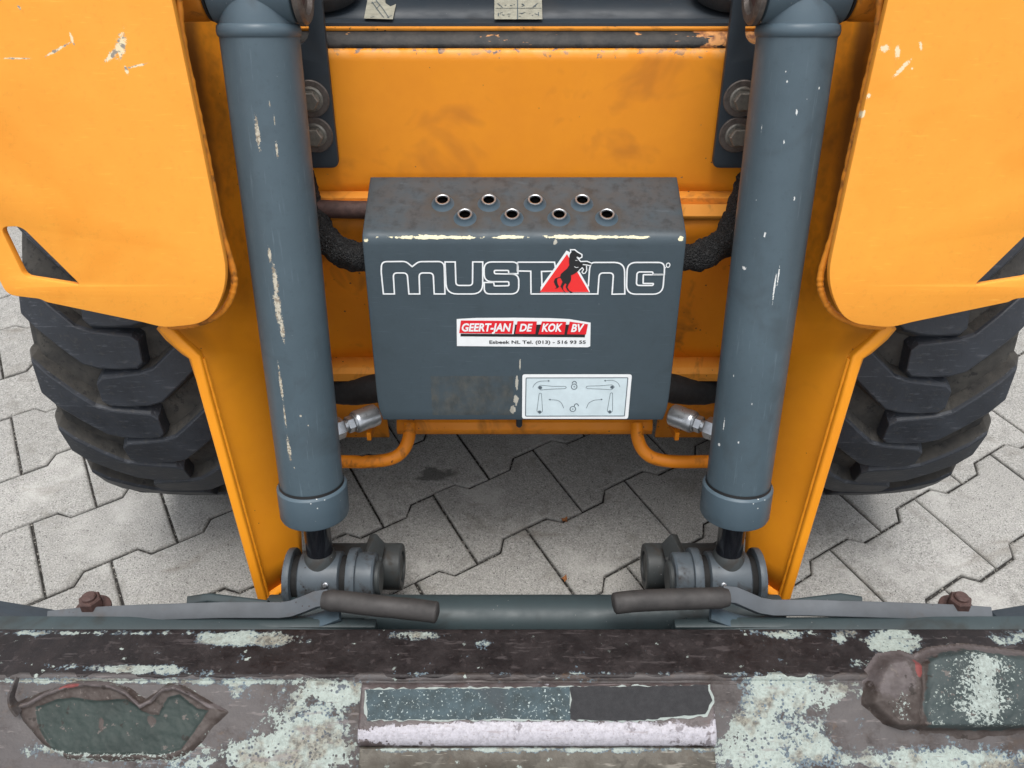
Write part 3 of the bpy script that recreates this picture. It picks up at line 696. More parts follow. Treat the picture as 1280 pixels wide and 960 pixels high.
letters = {
 'M': ([(42, 220), (45, 140), (240, 138), (290, 180), (340, 140), (545, 138), (548, 235), (552, 398), (466, 398), (458, 230), (345, 230), (350, 398), (264, 398), (250, 230), (138, 230), (148, 398), (60, 398)],
       [20, 75, 26, 2, 26, 75, 10, 0, 0, 32, 32, 0, 0, 32, 32, 0, 0], 470, 305),
 'U': ([(552, 142), (634, 142), (640, 330), (772, 330), (774, 142), (854, 142), (854, 398), (564, 398)], [0, 0, 28, 28, 0, 0, 85, 85], 470, 305),
 'S': ([(1135, 236), (1062, 236), (1060, 210), (946, 210), (948, 236), (1142, 240), (1142, 398), (866, 398), (866, 306), (942, 306), (946, 334), (1064, 332), (1062, 300), (866, 300), (864, 142), (1138, 142)],
       [0, 0, 8, 10, 10, 55, 62, 62, 0, 0, 8, 10, 10, 62, 62, 70], 470, 305)}
LW = .0017
for ch, (pts, rd, ox, oy) in letters.items():
    V, Fc = [], []; q = img(pts, ox, oy, K); rr = [r / K * .95 * mm for r in rd]
    ribbon(V, Fc, dedup(round_poly(q, rr, 6)), LW, .0006); mesh('logo_letter', V, Fc, M_['white'], stepbox, False, None)
V, Fc = [], []                                       # T, open where the triangle covers it
ribbon(V, Fc, img([(-20 + 0, 176), (276, 176), (284, 225)], 650, 300, K), LW, .0006, False)
ribbon(V, Fc, img([(-20, 176), (-20, 246), (86, 248), (88, 430), (625, 430), (642, 262)], 650, 300, K)[:4], LW, .0006, False)
ribbon(V, Fc, img([(262, 248), (172, 250), (176, 372)], 650, 300, K), LW, .0006, False)
mesh('logo_letter', V, Fc, M_['white'], stepbox, False, None)
V, Fc = [], []                                       # N with the base line running under the triangle
npts = img([(546, 370), (556, 230), (570, 178), (836, 178), (838, 430), (736, 432), (748, 262), (634, 262), (622, 430), (86, 430)], 650, 300, K)
nn_ = round_poly(npts, [r / K * .95 * mm for r in (0, 10, 80, 80, 0, 0, 32, 32, 0, 0)], 6)
nn_ = [p for p in nn_]
ribbon(V, Fc, dedup(nn_), LW, .0006, False); mesh('logo_letter', V, Fc, M_['white'], stepbox, False, None)
V, Fc = [], []
g_ = img([(1064, 274), (1062, 254), (936, 254), (930, 362), (1062, 362), (1068, 346), (984, 346), (986, 276), (1152, 276), (1140, 432), (850, 432), (858, 178), (1156, 178), (1154, 274)], 650, 300, K)
ribbon(V, Fc, dedup(round_poly(g_, [r / K * .95 * mm for r in (0, 10, 24, 24, 14, 8, 6, 4, 0, 78, 78, 70, 60, 0)], 6)), LW, .0006)
mesh('logo_letter', V, Fc, M_['white'], stepbox, False, None)
# registered mark: a small ring at the top right
V, Fc = [], []; cc = box2d(650 + 1184 / K, 300 + 200 / K); ribbon(V, Fc, [(cc.x + .0021 * math.cos(a), cc.y + .0026 * math.sin(a)) for a in [k * math.pi / 6 for k in range(12)]], .0011, .0006)
ribbon(V, Fc, img([(1156, 226), (1166, 216)], 650, 300, K), .0014, .0006, False)
mesh('logo_mark', V, Fc, M_['white'], stepbox, False, None)
def flat(name, pts2, mat, off, parent=stepbox):
    bm = bmesh.new(); vs2 = [bm.verts.new(P3(p[0], p[1], off)) for p in pts2]
    es = [bm.edges.new((vs2[i], vs2[(i + 1) % len(vs2)])) for i in range(len(vs2))]
    bmesh.ops.triangle_fill(bm, use_beauty=True, edges=es, use_dissolve=False)
    for f in bm.faces:
        f.normal_update()
        if f.normal.dot(BN) < 0: f.normal_flip()
    me = bpy.data.meshes.new(name); bm.to_mesh(me); bm.free(); return link(name, me, mat, parent, False)
K2 = 15.0
def im2(p): return img(p, 675, 305, K2)
flat('logo_triangle_border', im2([(10, 905), (10, 800), (250, 470), (495, 118), (560, 150), (700, 440), (905, 800), (935, 905)]), M_['white'], .0007)
flat('logo_triangle', im2([(-5, 897), (505, 185), (920, 897)]), M_['red2'], .0009)
horse = [(600, 135), (650, 128), (700, 165), (765, 200), (762, 235), (735, 242), (690, 222), (672, 228), (690, 262), (755, 330), (790, 345), (880, 340), (965, 362), (960, 385), (880, 372), (800, 368),
         (790, 388), (850, 395), (858, 430), (845, 500), (815, 530), (800, 520), (828, 490), (832, 425), (785, 412), (760, 435), (715, 500), (640, 555), (580, 580), (585, 650), (570, 700), (535, 750), (515, 805), (545, 860), (610, 902), (570, 905), (515, 865), (480, 800), (495, 745),
         (470, 730), (430, 790), (435, 850), (480, 903), (445, 885), (410, 830), (382, 790), (420, 700), (390, 640), (372, 622), (330, 640), (318, 670), (330, 740), (358, 790), (330, 822), (275, 830), (310, 805), (280, 760), (258, 700), (280, 640), (330, 622), (378, 605), (390, 555), (450, 500), (510, 450), (548, 390), (540, 320), (548, 250), (560, 180)]
flat('logo_horse', im2(horse), M_['ink'], .0012)
V, Fc = [], []
ribbon(V, Fc, im2([(545, 200), (575, 150), (570, 100), (650, 100), (705, 145), (785, 190), (785, 240), (740, 265), (690, 238)]), .0014, .0011, False)
ribbon(V, Fc, im2([(690, 238), (760, 322), (880, 318), (985, 360)]), .0013, .0011, False)
ribbon(V, Fc, im2([(800, 378), (870, 385), (950, 405)]), .0012, .0011, False)
ribbon(V, Fc, im2([(720, 500), (790, 440), (815, 470), (785, 520), (810, 548), (845, 540), (875, 490), (870, 400)]), .0012, .0011, False)
ribbon(V, Fc, im2([(660, 300), (700, 300)]), .0005, .0014, False); ribbon(V, Fc, im2([(640, 415), (680, 435), (720, 425)]), .0006, .0014, False)
mesh('logo_horse_outline', V, Fc, M_['white'], stepbox, False, None)
# dealer sticker
K3 = 7.111
def im3(p): return img(p, 565, 392, K3)
flat('dealer_sticker', im3([(42, 46), (210, 36), (560, 34), (880, 38), (1040, 46), (1232, 78), (1228, 288), (1205, 297), (44, 286)]), M_['white'], .0007)
flat('sticker_bar', im3([(78, 176), (548, 180), (560, 96), (1010, 96), (1196, 100), (1180, 208), (76, 200)]), M_['ink'], .0009)
for a in ([(80, 58), (548, 62), (534, 176), (64, 170)], [(582, 64), (754, 66), (740, 178), (562, 176)], [(800, 66), (1014, 70), (998, 182), (766, 180)], [(1046, 68), (1208, 92), (1190, 182), (1022, 180)]):
    flat('sticker_block', im3(a), M_['red'], .0011)
for a in ([(550, 92), (578, 92), (576, 62), (552, 62)], [(756, 92), (790, 92), (796, 62), (760, 62)], [(1014, 92), (1040, 92), (1042, 64), (1018, 64)]): flat('sticker_gap', im3(a), M_['white'], .0010)
def put_text(name, s, x0, x1, ybase, ytop, k, ox, oy, mat, off, shear=0.0, bold=0.0):
    V2, F2 = text_mesh(s, 1.0, shear, bold)
    xs = [v[0] for v in V2]; ys = [v[1] for v in V2]; cap = .70
    ymx = max(ys); mnx, mxx = min(xs), max(xs); a = box2d(ox + x0 / k, oy + ybase / k); b = box2d(ox + x1 / k, oy + ybase / k); c = box2d(ox + x0 / k, oy + ytop / k)
    VV = [P3(a.x + (v[0] - mnx) / (mxx - mnx) * (b.x - a.x), a.y + v[1] / cap * (c.y - a.y), off) for v in V2]
    mesh(name, VV, F2, mat, stepbox, False, None)
for s_, x0, x1, yb, yt in (('GEERT-JAN', 88, 526, 152, 84), ('DE', 598, 716, 152, 88), ('KOK', 796, 980, 154, 86), ('BV', 1056, 1174, 156, 90)):
    put_text('sticker_word', s_, x0, x1, yb, yt, K3, 565, 392, M_['white'], .0013, .22, .034)
put_text('sticker_phone', 'Esbeek NL Tel. (013) - 516 93 55', 332, 1188, 264, 236, K3, 565, 392, M_['ink'], .0010, 0, .022)
# lever diagram sticker
K4 = 8.258
def im4(p): return img(p, 645, 460, K4)
mp = lambda r: r / K4 * mm
flat('diagram_sticker', round_poly(im4([(66, 62), (1196, 62), (1156, 522), (62, 520)]), mp(28), 5), M_['white'], .0007)
flat('diagram_field', round_poly(im4([(106, 98), (1152, 96), (1116, 490), (98, 492)]), mp(8), 3), M_['pale'], .0009)
V, Fc = [], []; ribbon(V, Fc, dedup(round_poly(im4([(104, 98), (1154, 96), (1118, 490), (98, 492)]), mp(10), 3)), .0011, .0011); mesh('diagram_frame', V, Fc, M_['ink_grey'], stepbox, False, None)
V, Fc = [], []; TW = .00055
for pts in ([(250, 172), (380, 184), (505, 184), (522, 195), (505, 208), (380, 212), (255, 222), (225, 198)], [(990, 168), (870, 178), (735, 182), (718, 194), (735, 208), (870, 212), (985, 220), (1018, 192)],
            [(240, 255), (262, 255), (268, 340), (274, 440), (245, 468), (215, 440), (228, 340)], [(974, 252), (996, 250), (996, 340), (996, 440), (968, 466), (940, 440), (958, 340)]):
    ribbon(V, Fc, dedup(round_poly(im4(pts), mp(10), 3)), TW, .0012)
for pts in ([(172, 195), (200, 155), (250, 132), (330, 128)], [(1072, 190), (1050, 150), (1000, 124), (925, 126)], [(492, 410), (470, 360), (430, 330), (355, 322)], [(726, 410), (750, 360), (800, 330), (875, 320)]):
    cv = catmull([Vector((*p, 0)) for p in im4(pts)], 6); ribbon(V, Fc, [(p.x, p.y) for p in cv], TW, .0012, False)
    e1 = cv[-1]; dr = (cv[-1] - cv[-3]).normalized(); sd = Vector((-dr.y, dr.x, 0)); b0 = len(V)
    for q in (e1 + dr * .0025, e1 + sd * .0013, e1 - sd * .0013): V.append(P3(q.x, q.y, .0012))
    Fc.append((b0, b0 + 1, b0 + 2))
def disc(c, r, n=14, off=.0013):
    b0 = len(V); c = im4([c])[0]
    for k in range(n): V.append(P3(c.x + r * math.cos(2 * math.pi * k / n), c.y + r * math.sin(2 * math.pi * k / n), off))
    Fc.append(tuple(range(b0, b0 + n)))
for c in ((252, 197), (990, 193), (243, 448), (967, 446)): disc(c, .0021)
for c, sh in (((600, 188), 0), ((586, 418), 1)):
    q = im4([c])[0]; ribbon(V, Fc, [(q.x + .0035 * math.cos(k * math.pi / 8), q.y + .0038 * math.sin(k * math.pi / 8)) for k in range(16)], .0009, .0012); disc(c, .0008)
    ox_ = .0042 if sh else 0; ribbon(V, Fc, [(q.x + ox_ + .0026 * math.cos(k * math.pi / 8), q.y + .0042 + .0034 * math.sin(k * math.pi / 8)) for k in range(9)], .0010, .0012, False)
mesh('diagram_drawing', V, Fc, M_['ink_grey'], stepbox, False, None)

# ---- hoses, pipe, fittings
def hose(name, pts, r, lump, mat, seed, n=12, parent=loader):
    p = catmull(pts, 14); bm = bmesh.new()
    sweep(bm, p, circ(r, 18), (0, -.3, 1)); bm.verts.ensure_lookup_table()
    for v in bm.verts:
        k = mnoise.fractal(v.co * 70 + Vector((seed, 0, 0)), .8, 2.1, 4) * lump; c = min(p, key=lambda q: (q - v.co).length_squared); v.co += (v.co - c).normalized() * k
    return bm_obj(name, bm, mat, parent, True, 80)
m, nt_, b_ = new_mat('fuzzy_hose_sleeve'); N = NB(nt_); co = N.coord('Object')
nt_.links.new(N.mix(N.step(N.noise(co, 300, 4, .7), .5, .72), (.006, .0065, .007), (.045, .045, .045)), b_.inputs['Base Color']); b_.inputs['Roughness'].default_value = .85
N.bump(N.math('ADD', N.noise(co, 190, 5, .75), N.vor(co, 420)), 1.0, .004, b_); M_['sleeve'] = m
for s in (-1, 1):
    hose('hydraulic_hose', [mir(pix(*p), s) for p in ((372, 215, .965), (388, 262, .955), (403, 296, .950), (428, 315, .945), (462, 322, .94), (520, 318, .96))], .0165, .0045, M_['sleeve'], 3.1 * s)
    hose('hydraulic_hose', [mir(pix(*p), s) for p in ((372, 470, 1.165), (410, 484, 1.15), (440, 488, 1.13), (475, 484, 1.11), (520, 478, 1.10))], .021, .001, M_['rubber'], 9.1 * s)
    # crimped ferrule, swivel nut and elbow hexagon into the cylinder
    q1, q0 = mir(pix(476, 516, 1.065), s), mir(pix(408, 541, 1.02), s); d = (q1 - q0); L = d.length; d.normalize()
    fit = axis_lathe('hose_fitting', q0, q1, [(.0135, L * .50), (.0145, L * .52), (.0150, L * .56), (.0146, L * .70), (.0152, L * .80), (.0146, L * .90), (.0120, L * .93)], M_['zinc'], loader, 36)
    Mi = fit.matrix_basis.inverted()
    for nm, prof_, sg in (('swivel_nut', [(.0105, L * .36), (.0112, L * .375), (.0112, L * .46), (.0105, L * .475)], 6), ('neck', [(.0078, L * .28), (.0078, L * .36)], 24), ('hexagon', [(.0138, -.004), (.0146, 0), (.0146, L * .26), (.0134, L * .29)], 6), ('collar', [(.0120, L * .47), (.0120, L * .51)], 24)):
        o = axis_lathe(nm, q0, q1, prof_, M_['zinc'], loader, sg, 25); o.parent = fit; o.matrix_basis = Mi @ o.matrix_basis
tube('steel_pipe', catmull([pix(350, 261, .958), pix(400, 261, .956), pix(430, 262, .954), pix(500, 263, .95)], 6), .0105, M_['rust'], loader, 18)
m = M_['black']

# ---- dark brackets with bolts beside the cylinders
BR0 = Vector((0, YU0 - .004, zU0)); BRv = Vector((0, YU1 - YU0, zU1 - zU0)).normalized(); BRB = plane_basis(BR0, BRv); BRN = BRB.col[2]
BRO = BR0 + BRN * .004
def br2d(x, y):
    q = pixplane(x, y, BRO, BRN) - BRO; return Vector((q.x, q.dot(BRB.col[1])))
for s in (-1, 1):
    ol = [br2d(*p) for p in ((402, -60), (404, 0), (412, 80), (425, 207), (330, 207), (330, 56), (378, 55), (388, 44), (387, 20), (383, 4), (368, -4), (330, -6), (330, -60))]
    if s > 0: ol = [Vector((-p.x, p.y)) for p in ol]
    rd = [0, 0, 0, .009, .004, .002, .006, .008, .006, .006, .004, 0, 0]
    br = plate('guard_bracket', [round_poly(ol, rd, 5)], .008, .0008, mat4(BRO, BRB), M_['slate_dark'], loader)
    Mi = br.matrix_basis.inverted()
    for (x, y) in ((389, 123), (394, 168)):
        p = pixplane(x, y, BRO + BRN * .008, BRN); p = mir(p, s)
        for nm, prof_, mt, sg in (('washer', [(.0205, 0), (.0205, .0022), (.0198, .003), (.012, .003)], M_['zinc_dull'], 36), ('bolt_flange', [(.0140, .002), (.0138, .004), (.0122, .0052)], M_['bolt'], 32), ('bolt_head', [(.0108, .004), (.0108, .0125), (.0096, .014)], M_['bolt'], 6)):
            o = axis_lathe(nm, p, p + BRN, prof_, mt, loader, sg, 25); o.parent = br; o.matrix_basis = Mi @ o.matrix_basis

# ---- cab floor above the threshold, with worn stickers and pedals
zfl = zL + .006
yf0 = YL + .0065
floor = box('cab_floor', (0, yf0 + .45, zfl - .008), (.345, .45, .010), M_['slate_dark'], loader, .005)
kick = strip('kick_plate', [(yf0 + .010, zfl + .003), (yf0 + .06, zfl + .006), (yf0 + .30, zfl + .05)], M_['slate_dark'], floor, -.262, .262, nx=6, auto=20)
def floor_pt(x, y, up=.0): return pixplane(x, y, Vector((0, yf0 + .010, zfl + .0045 + up)), Vector((0, -.06, 1)).normalized())
def floor_poly(name, px_pts, mat, up, rad_=0.0):
    q = [floor_pt(x, y, up) for x, y in px_pts]; return mesh(name, q, [tuple(range(len(q)))[::-1]], mat, floor, False, None)
floor_poly('floor_sticker', [(455, 23), (460, -4), (481, -4), (482, 4), (488, 8), (495, 5), (491, 24)], M_['cream'], .0012)
floor_poly('floor_sticker', [(618, 24), (618, -14), (677, -14), (678, 24)], M_['cream'], .0012)
V, Fc = [], []
def fl_line(pts, wdt):
    q = [floor_pt(x, y, .0018) for x, y in pts]
    for a, b in zip(q, q[1:]):
        d = (b - a).normalized(); sd = d.cross(Vector((0, 0, 1))) * wdt / 2; b0 = len(V); V.extend([a - sd, a + sd, b + sd, b - sd]); Fc.append((b0, b0 + 1, b0 + 2, b0 + 3))
for pts in ([(465, 2), (472, 12), (480, 22)], [(470, 0), (478, 10), (486, 22)], [(464, 4), (471, 2), (475, 6), (470, 11)], [(463, 22), (468, 20)], [(484, 22), (490, 19)], [(647, -10), (647, 24)], [(619, 10), (677, 10)],
            [(622, 4), (628, 9)], [(672, 4), (666, 9)], [(623, 16), (623, 20)], [(673, 15), (673, 20)]): fl_line(pts, .0010)
rr = random.Random(3)
for k in range(26):
    x, y = rr.uniform(624, 671), rr.choice((5, 6, 7, 16, 18, 20)) + rr.uniform(-1, 1); fl_line([(x, y), (x + rr.uniform(1, 3), y + rr.uniform(-1, 1))], .0012)
mesh('sticker_drawing', V, Fc, M_['ink_grey'], floor, False, None)['kind'] = 'stuff'
for s in (-1, 1):
    p = mir(pixY(405, 8, .965), s); p.z = zfl + .012
    ped = axis_lathe('foot_pedal', p, p + Vector((0, -.12, 1)), [(.030, -.004), (.040, .001), (.043, .008), (.043, .016), (.038, .021), (.030, .022)], M_['rubber'], loader, 36)
    ped.parent = floor
    st = axis_lathe('pedal_stem', p, p + Vector((0, 0, 1)), [(.006, -.02), (.006, 0)], M_['black'], floor, 12)
    box('side_sill', ((-.300 if s < 0 else .300), yf0 + .45, zfl + .03), (.030, .43, .02), M_['slate_dark'], floor, .004)
cab = box('cab', (0, 1.86, 1.45), (.40, .02, .70), M_['slate_dark'], loader, .006)
for c, h in (((-.41, 1.42, 1.45), (.015, .42, .70)), ((.41, 1.42, 1.45), (.015, .42, .70)), ((0, 1.42, 2.165), (.42, .45, .012))): box('cab_side' if abs(c[0]) > .1 else 'cab_roof', c, h, M_['slate_dark'], cab, .004)

# ---- front wheels with lugged tyres
WR, WY, WZ = .340, 1.0216, .327
m, nt_, b_ = new_mat('tyre_rubber'); N = NB(nt_); co = N.coord('Object')
n1 = N.noise(co, 22, 5, .65); n2 = N.noise(co, 200, 4, .7)
c = N.mix(N.step(n1, .36, .66), (.0155, .0185, .0245), (.028, .033, .042))
sc = N.noise(N.mapping(co, scale=(14, 110, 110)), 3, 4, .6); c = N.mix(N.step(sc, .58, .68, 0, .6), c, (.085, .092, .105)); c = N.mix(N.step(N.noise(co, 120, 3.5, .7), .58, .70, 0, .5), c, (.050, .047, .042))
nt_.links.new(c, b_.inputs['Base Color']); N.inp(b_.inputs['Roughness'], N.step(n1, .3, .7, .48, .68)); N.bump(n2, .35, .0012, b_); M_['lug'] = m
m, nt_, b_ = new_mat('dusty_tyre_groove'); N = NB(nt_); co = N.coord('Object')
n1 = N.noise(co, 24, 6, .7); c = N.mix(N.step(n1, .35, .65), (.026, .025, .0235), (.060, .055, .047)); c = N.mix(N.step(N.noise(co, 90, 4, .7), .58, .66, 0, .8), c, (.012, .012, .012))
nt_.links.new(c, b_.inputs['Base Color']); b_.inputs['Roughness'].default_value = .85; N.bump(N.noise(co, 130, 4, .7), .5, .002, b_); M_['groove'] = m
TWD = .1125                                            # half tread width
R0 = WR - .020
def crown(wv):                                        # carcass radius under the tread at width wv
    a = abs(wv) / TWD
    return R0 - .005 * a * a - (.45 * max(0, a - .90) ** 1.5 if a > .90 else 0)
tyre_prof = [(.185, -.078), (.200, -.096), (.235, -.112), (.268, -.118), (.290, -.1185), (.303, -.116), (crown(.110), -.110), (crown(.102), -.102), (crown(.09), -.09), (crown(.06), -.06), (crown(.03), -.03), (crown(0), 0)]
tyre_prof += [(r, -z) for r, z in tyre_prof[-2::-1]]
def lug_mesh(sgn):
    """one tread bar; local x across (sgn = outer side), arc measured upwards at the front of the wheel"""
    cl = [(-.031, -.003), (-.023, -.003), (.0, -.002), (.024, .000), (.042, .006), (.066, .028), (.090, .051), (.107, .067), (.1165, .075)]
    hw = [.013, .0205, .0225, .0235, .024, .024, .0245, .0245, .0245]
    V, Fc = [], []; rows = []
    for (wv, sv), h in zip(cl, hw):
        rc = crown(min(wv, .110)); rt = min(WR - .006 * (max(wv, 0) / TWD) ** 2, WR); 
        if wv > .10: rt -= (.004 if wv < .11 else .020); rc -= .002 if wv < .11 else .022
        row = []
        for k, (ds, rr_) in enumerate(((h + .009, rc - .003), (h + .002, rt - .004), (h - .001, rt), (-h + .001, rt), (-h - .002, rt - .004), (-h - .009, rc - .003))):
            th = (sv + ds) / WR
            row.append(len(V)); V.append((sgn * wv, -rr_ * math.cos(th), rr_ * math.sin(th)))
        rows.append(row)
    for a, b in zip(rows, rows[1:]):
        for k in range(5): Fc.append((a[k], a[k + 1], b[k + 1], b[k]))
    for row in (rows[0], rows[-1]): Fc.append(tuple(row))
    if True:
        me = bpy.data.meshes.new('tread_lug'); me.from_pydata(V, [], Fc); me.update()
        bm = bmesh.new(); bm.from_mesh(me); bmesh.ops.recalc_face_normals(bm, faces=bm.faces)
        bm.faces.ensure_lookup_table(); bmesh.ops.bevel(bm, geom=[e for e in bm.edges if len(e.link_faces) == 2 and e.calc_face_angle(0) > R_(50)], offset=.0011, segments=1, affect='EDGES'); 
        bm.normal_update()
        for f in bm.faces:
            cen = f.calc_center_median(); rad_ = Vector((0, cen.y, cen.z)).normalized(); f.material_index = 0 if f.normal.dot(rad_) > .75 or math.hypot(cen.y, cen.z) > WR - .014 else 1
        bm.to_mesh(me); bm.free(); me.materials.append(M_['lug']); me.materials.append(M_['groove'])
        me.polygons.foreach_set('use_smooth', [True] * len(me.polygons)); me.set_sharp_from_angle(angle=R_(18))
    return me
lugO, lugI = lug_mesh(-1), lug_mesh(1)
NL = 20
for s in (-1, 1):
    wx = -.487 if s < 0 else .487
    bm = bmesh.new(); Mr = mat4((0, 0, 0), frame_from((1, 0, 0), (0, 0, 1)))
    lathe(bm, [(.05, -.04), (.15, -.03), (.17, -.06), (.192, -.076), (.192, -.072), (.165, -.04), (.165, .04), (.192, .072), (.192, .076), (.17, .06), (.15, .03), (.05, .02)], Mr, 48)
    wheel = bm_obj('wheel', bm, M_['cream'], loader); wheel.location = (wx, WY, WZ)
    bm = bmesh.new(); lathe(bm, tyre_prof, Mr, 96, 0, False, False); ty = bm_obj('tyre', bm, M_['groove'], wheel, True, 60)
    for k in range(NL):
        for j, me in enumerate((lugO, lugI)):
            o = bpy.data.objects.new('tread_lug', me); COL.objects.link(o); o.parent = wheel
            o.rotation_euler = (-(k + .5 * j + (.22 if s < 0 else .62)) * 2 * math.pi / NL, 0, 0)

# ---- quick coupler: cross tube, ears, pivot bosses
ctube_y = pix(640, 768, 1.03)
coupler = axis_lathe('quick_coupler', Vector((-.33, ctube_y.y, ctube_y.z - .010)), Vector((.33, ctube_y.y, ctube_y.z - .010)), [(.030, 0), (.030, .1), (.030, .3), (.030, .66)], M_['green_grey'], loader, 40)
cMi = coupler.matrix_basis.inverted()
def csub(o): o.parent = coupler; o.matrix_basis = cMi @ o.matrix_basis; return o
for s in (-1, 1):
    ec = mir(EYE, s); iw = Vector((1 if s < 0 else -1, 0, 0))
    for d0, th, rr_, mt in ((-.044, .009, .040, 'steel_blue'), (.036, .012, .038, 'steel_blue')):
        p = ec + iw * d0
        # ear: rounded plate standing on the coupler
        ol = [(-.038, -.10)] + [(.039 * math.cos(a), .039 * math.sin(a)) for a in [math.pi - k * math.pi / 12 for k in range(13)]] + [(.038, -.10)]
        b = Matrix((Vector((0, 1, 0)), Vector((0, 0, 1)), Vector((1, 0, 0)))).transposed()
        csub(plate('pin_ear', [ol[::-1]], th, .0015, mat4(p - (Vector((th, 0, 0)) if s > 0 else Vector((0, 0, 0))), b), M_[mt], loader))
    csub(axis_lathe('ear_gap', ec - iw * .036, ec + iw * .05, [(.029, 0), (.029, .072)], M_['black'], loader, 32))
    p = ec + iw * .048
    csub(axis_lathe('pin_boss', p, p + iw, [(.033, 0), (.033, .020), (.031, .0225), (.026, .023)], M_['steel_blue'], loader, 40))
    csub(axis_lathe('pin_end', p, p + iw, [(.022, .020), (.022, .027), (.020, .029)], M_['dirty_grey'], loader, 32))
    # arm pivot tube further back, with its stop plate
    q = mir(pix(455, 708, 1.135), s)
    csub(axis_lathe('pivot_tube', q - iw * .062, q + iw, [(.032, 0), (.0325, .002), (.0325, .115), (.031, .117), (.022, .117), (.021, .112)], M_['dirty_grey'], loader, 44))
    csub(axis_lathe('pivot_pin', q - iw * .06, q + iw, [(.020, 0), (.020, .111), (.018, .113)], M_['dirty_grey'], loader, 32))
    bm = bmesh.new(); sweep(bm, [mir(pix(472, 674, 1.105), s), mir(pix(466, 694, 1.088), s), mir(pix(460, 716, 1.078), s)], [tuple(v) for v in round_poly([(-.0055, -.013), (.0055, -.013), (.0055, .013), (-.0055, .013)], .0015, 2)], (0, 1, .4), caps=True)
    csub(bm_obj('stop_plate', bm, M_['dirty_grey'], loader, True, 30))
    fl_ = axis_lathe('weld_flange', q - iw * .064, q + iw, [(.036, 0), (.040, .004), (.036, .012), (.033, .018)], M_['dirty_grey'], loader, 40); csub(fl_)
    # upright coupler plate under the ears and the long top plate in front
    csub(box('coupler_web', (ec.x + iw.x * .0, ec.y + .012, .075), (.052, .030, .055), M_['green_grey'], loader, .004))
    a, b = mir(pix(-60, 781, .955), s), mir(pix(455, 783, .975), s)
    bm = bmesh.new(); sweep(bm, [a, a.lerp(b, .5), b], [tuple(v) for v in round_poly([(-.010, -.004), (.010, -.004), (.010, .004), (-.010, .004)], .0015, 2)], (0, 0, 1)); csub(bm_obj('top_plate', bm, M_['green_grey'], loader, True, 30))
    mid = a.lerp(b, .5); csub(box('face_plate', (mid.x, mid.y + .004, .115), (.26, .006, .088), M_['green_grey'], loader, .003))
    # folded dark wing at the outer end
    w0, w1, w2 = mir(pix(-60, 750, .985), s), mir(pix(66, 771, .985), s), mir(pix(66, 782, .975), s); w3 = mir(pix(-60, 782, .975), s)
    dz = Vector((0, .012, -.006)); Vw = [w0, w1, w2, w3] + [v + dz for v in (w0, w1, w2, w3)]
    csub(mesh('wing_plate', Vw, [(0, 1, 2, 3), (7, 6, 5, 4), (0, 4, 5, 1), (1, 5, 6, 2), (2, 6, 7, 3), (3, 7, 4, 0)], M_['slate_dark'], loader, False, None))
    # small handle blade behind the lever
    h0, h1, h2 = mir(pix(236, 752, 1.02), s), mir(pix(262, 748, 1.02), s), mir(pix(335, 757, 1.01), s)
    bm = bmesh.new(); sweep(bm, [h0, h1, h1.lerp(h2, .5), h2], [tuple(v) for v in round_poly([(-.006, -.008), (.006, -.008), (.006, .006), (-.006, .006)], .003, 3)], (0, -.3, 1)); csub(bm_obj('latch_blade', bm, M_['green_grey'], loader, True, 40))
    # locking lever: flat bar, rubber grip, pivot bolt
    LP = [(62, 774, .975), (100, 770, .975), (180, 766, .975), (280, 763, .975), (352, 763, .975), (366, 761, .972), (382, 755, .968), (397, 749, .962), (412, 747, .958)] if s < 0 else \
         [(1237, 769, .975), (1190, 766, .975), (1110, 763, .975), (1010, 760, .975), (965, 760, .975), (948, 757, .972), (932, 750, .968), (917, 744, .962), (902, 743, .958)]
    pth = [pix(*p) for p in LP]
    bm = bmesh.new(); sec = [tuple(v) for v in round_poly([(-.0095, -.006), (.0095, -.006), (.0095, .006), (-.0095, .006)], .0012, 2)]
    sweep(bm, pth, sec, (0, -.42, .9)); lever = bm_obj('lock_lever', bm, M_['lever_paint'], loader, True, 35)
    GP = [(404, 750, .955), (430, 752, .952), (470, 757, .948), (510, 761, .944), (535, 764, .942), (549, 766, .941)] if s < 0 else [(910, 747, .955), (880, 748, .952), (845, 749, .948), (800, 751, .944), (778, 753, .942), (765, 755, .941)]
    gp = catmull([pix(*p) for p in GP], 8); bm = bmesh.new()
    sweep(bm, gp, circ(.0122, 22), (0, 0, 1), scale=lambda t: (.86 + .18 * min(1, t * 14)) * (1.0 if t < .93 else math.sqrt(max(.02, 1 - ((t - .93) / .07) ** 2 * .96))) * (1 + .03 * mnoise.noise(Vector((t * 9, s, 0)))))
    bm_obj('lever_grip', bm, plain('worn_rubber_grip', (.040, .036, .034), .65, 0, .4, 40, .3, col2=(.022, .020, .019)), lever, True, 60)
    bp_ = mir(pix(117, 762, .985), s); bd = Vector((0, .22, 1)).normalized()
    for nm, prof_, sg in (('lever_washer', [(.021, 0), (.021, .0035), (.019, .0045)], 32), ('lever_bolt', [(.0135, .004), (.0135, .018), (.012, .020)], 6), ('bolt_stub', [(.0085, .019), (.0085, .023), (.007, .0245)], 20)):
        axis_lathe(nm, bp_, bp_ + bd, prof_, M_['rust'], lever, sg, 30)
    # dark steel bow under the bend of the lever
    c5 = catmull([mir(pix(*p), s) for p in ((330, 775, .985), (365, 781, .98), (395, 777, .975), (425, 766, .972))], 6)
    bm = bmesh.new(); sweep(bm, c5, [tuple(v) for v in round_poly([(-.010, -.003), (.010, -.003), (.010, .003), (-.010, .003)], .001, 2)], (0, 0, 1)); csub(bm_obj('latch_bow', bm, M_['slate'], loader, True, 40))

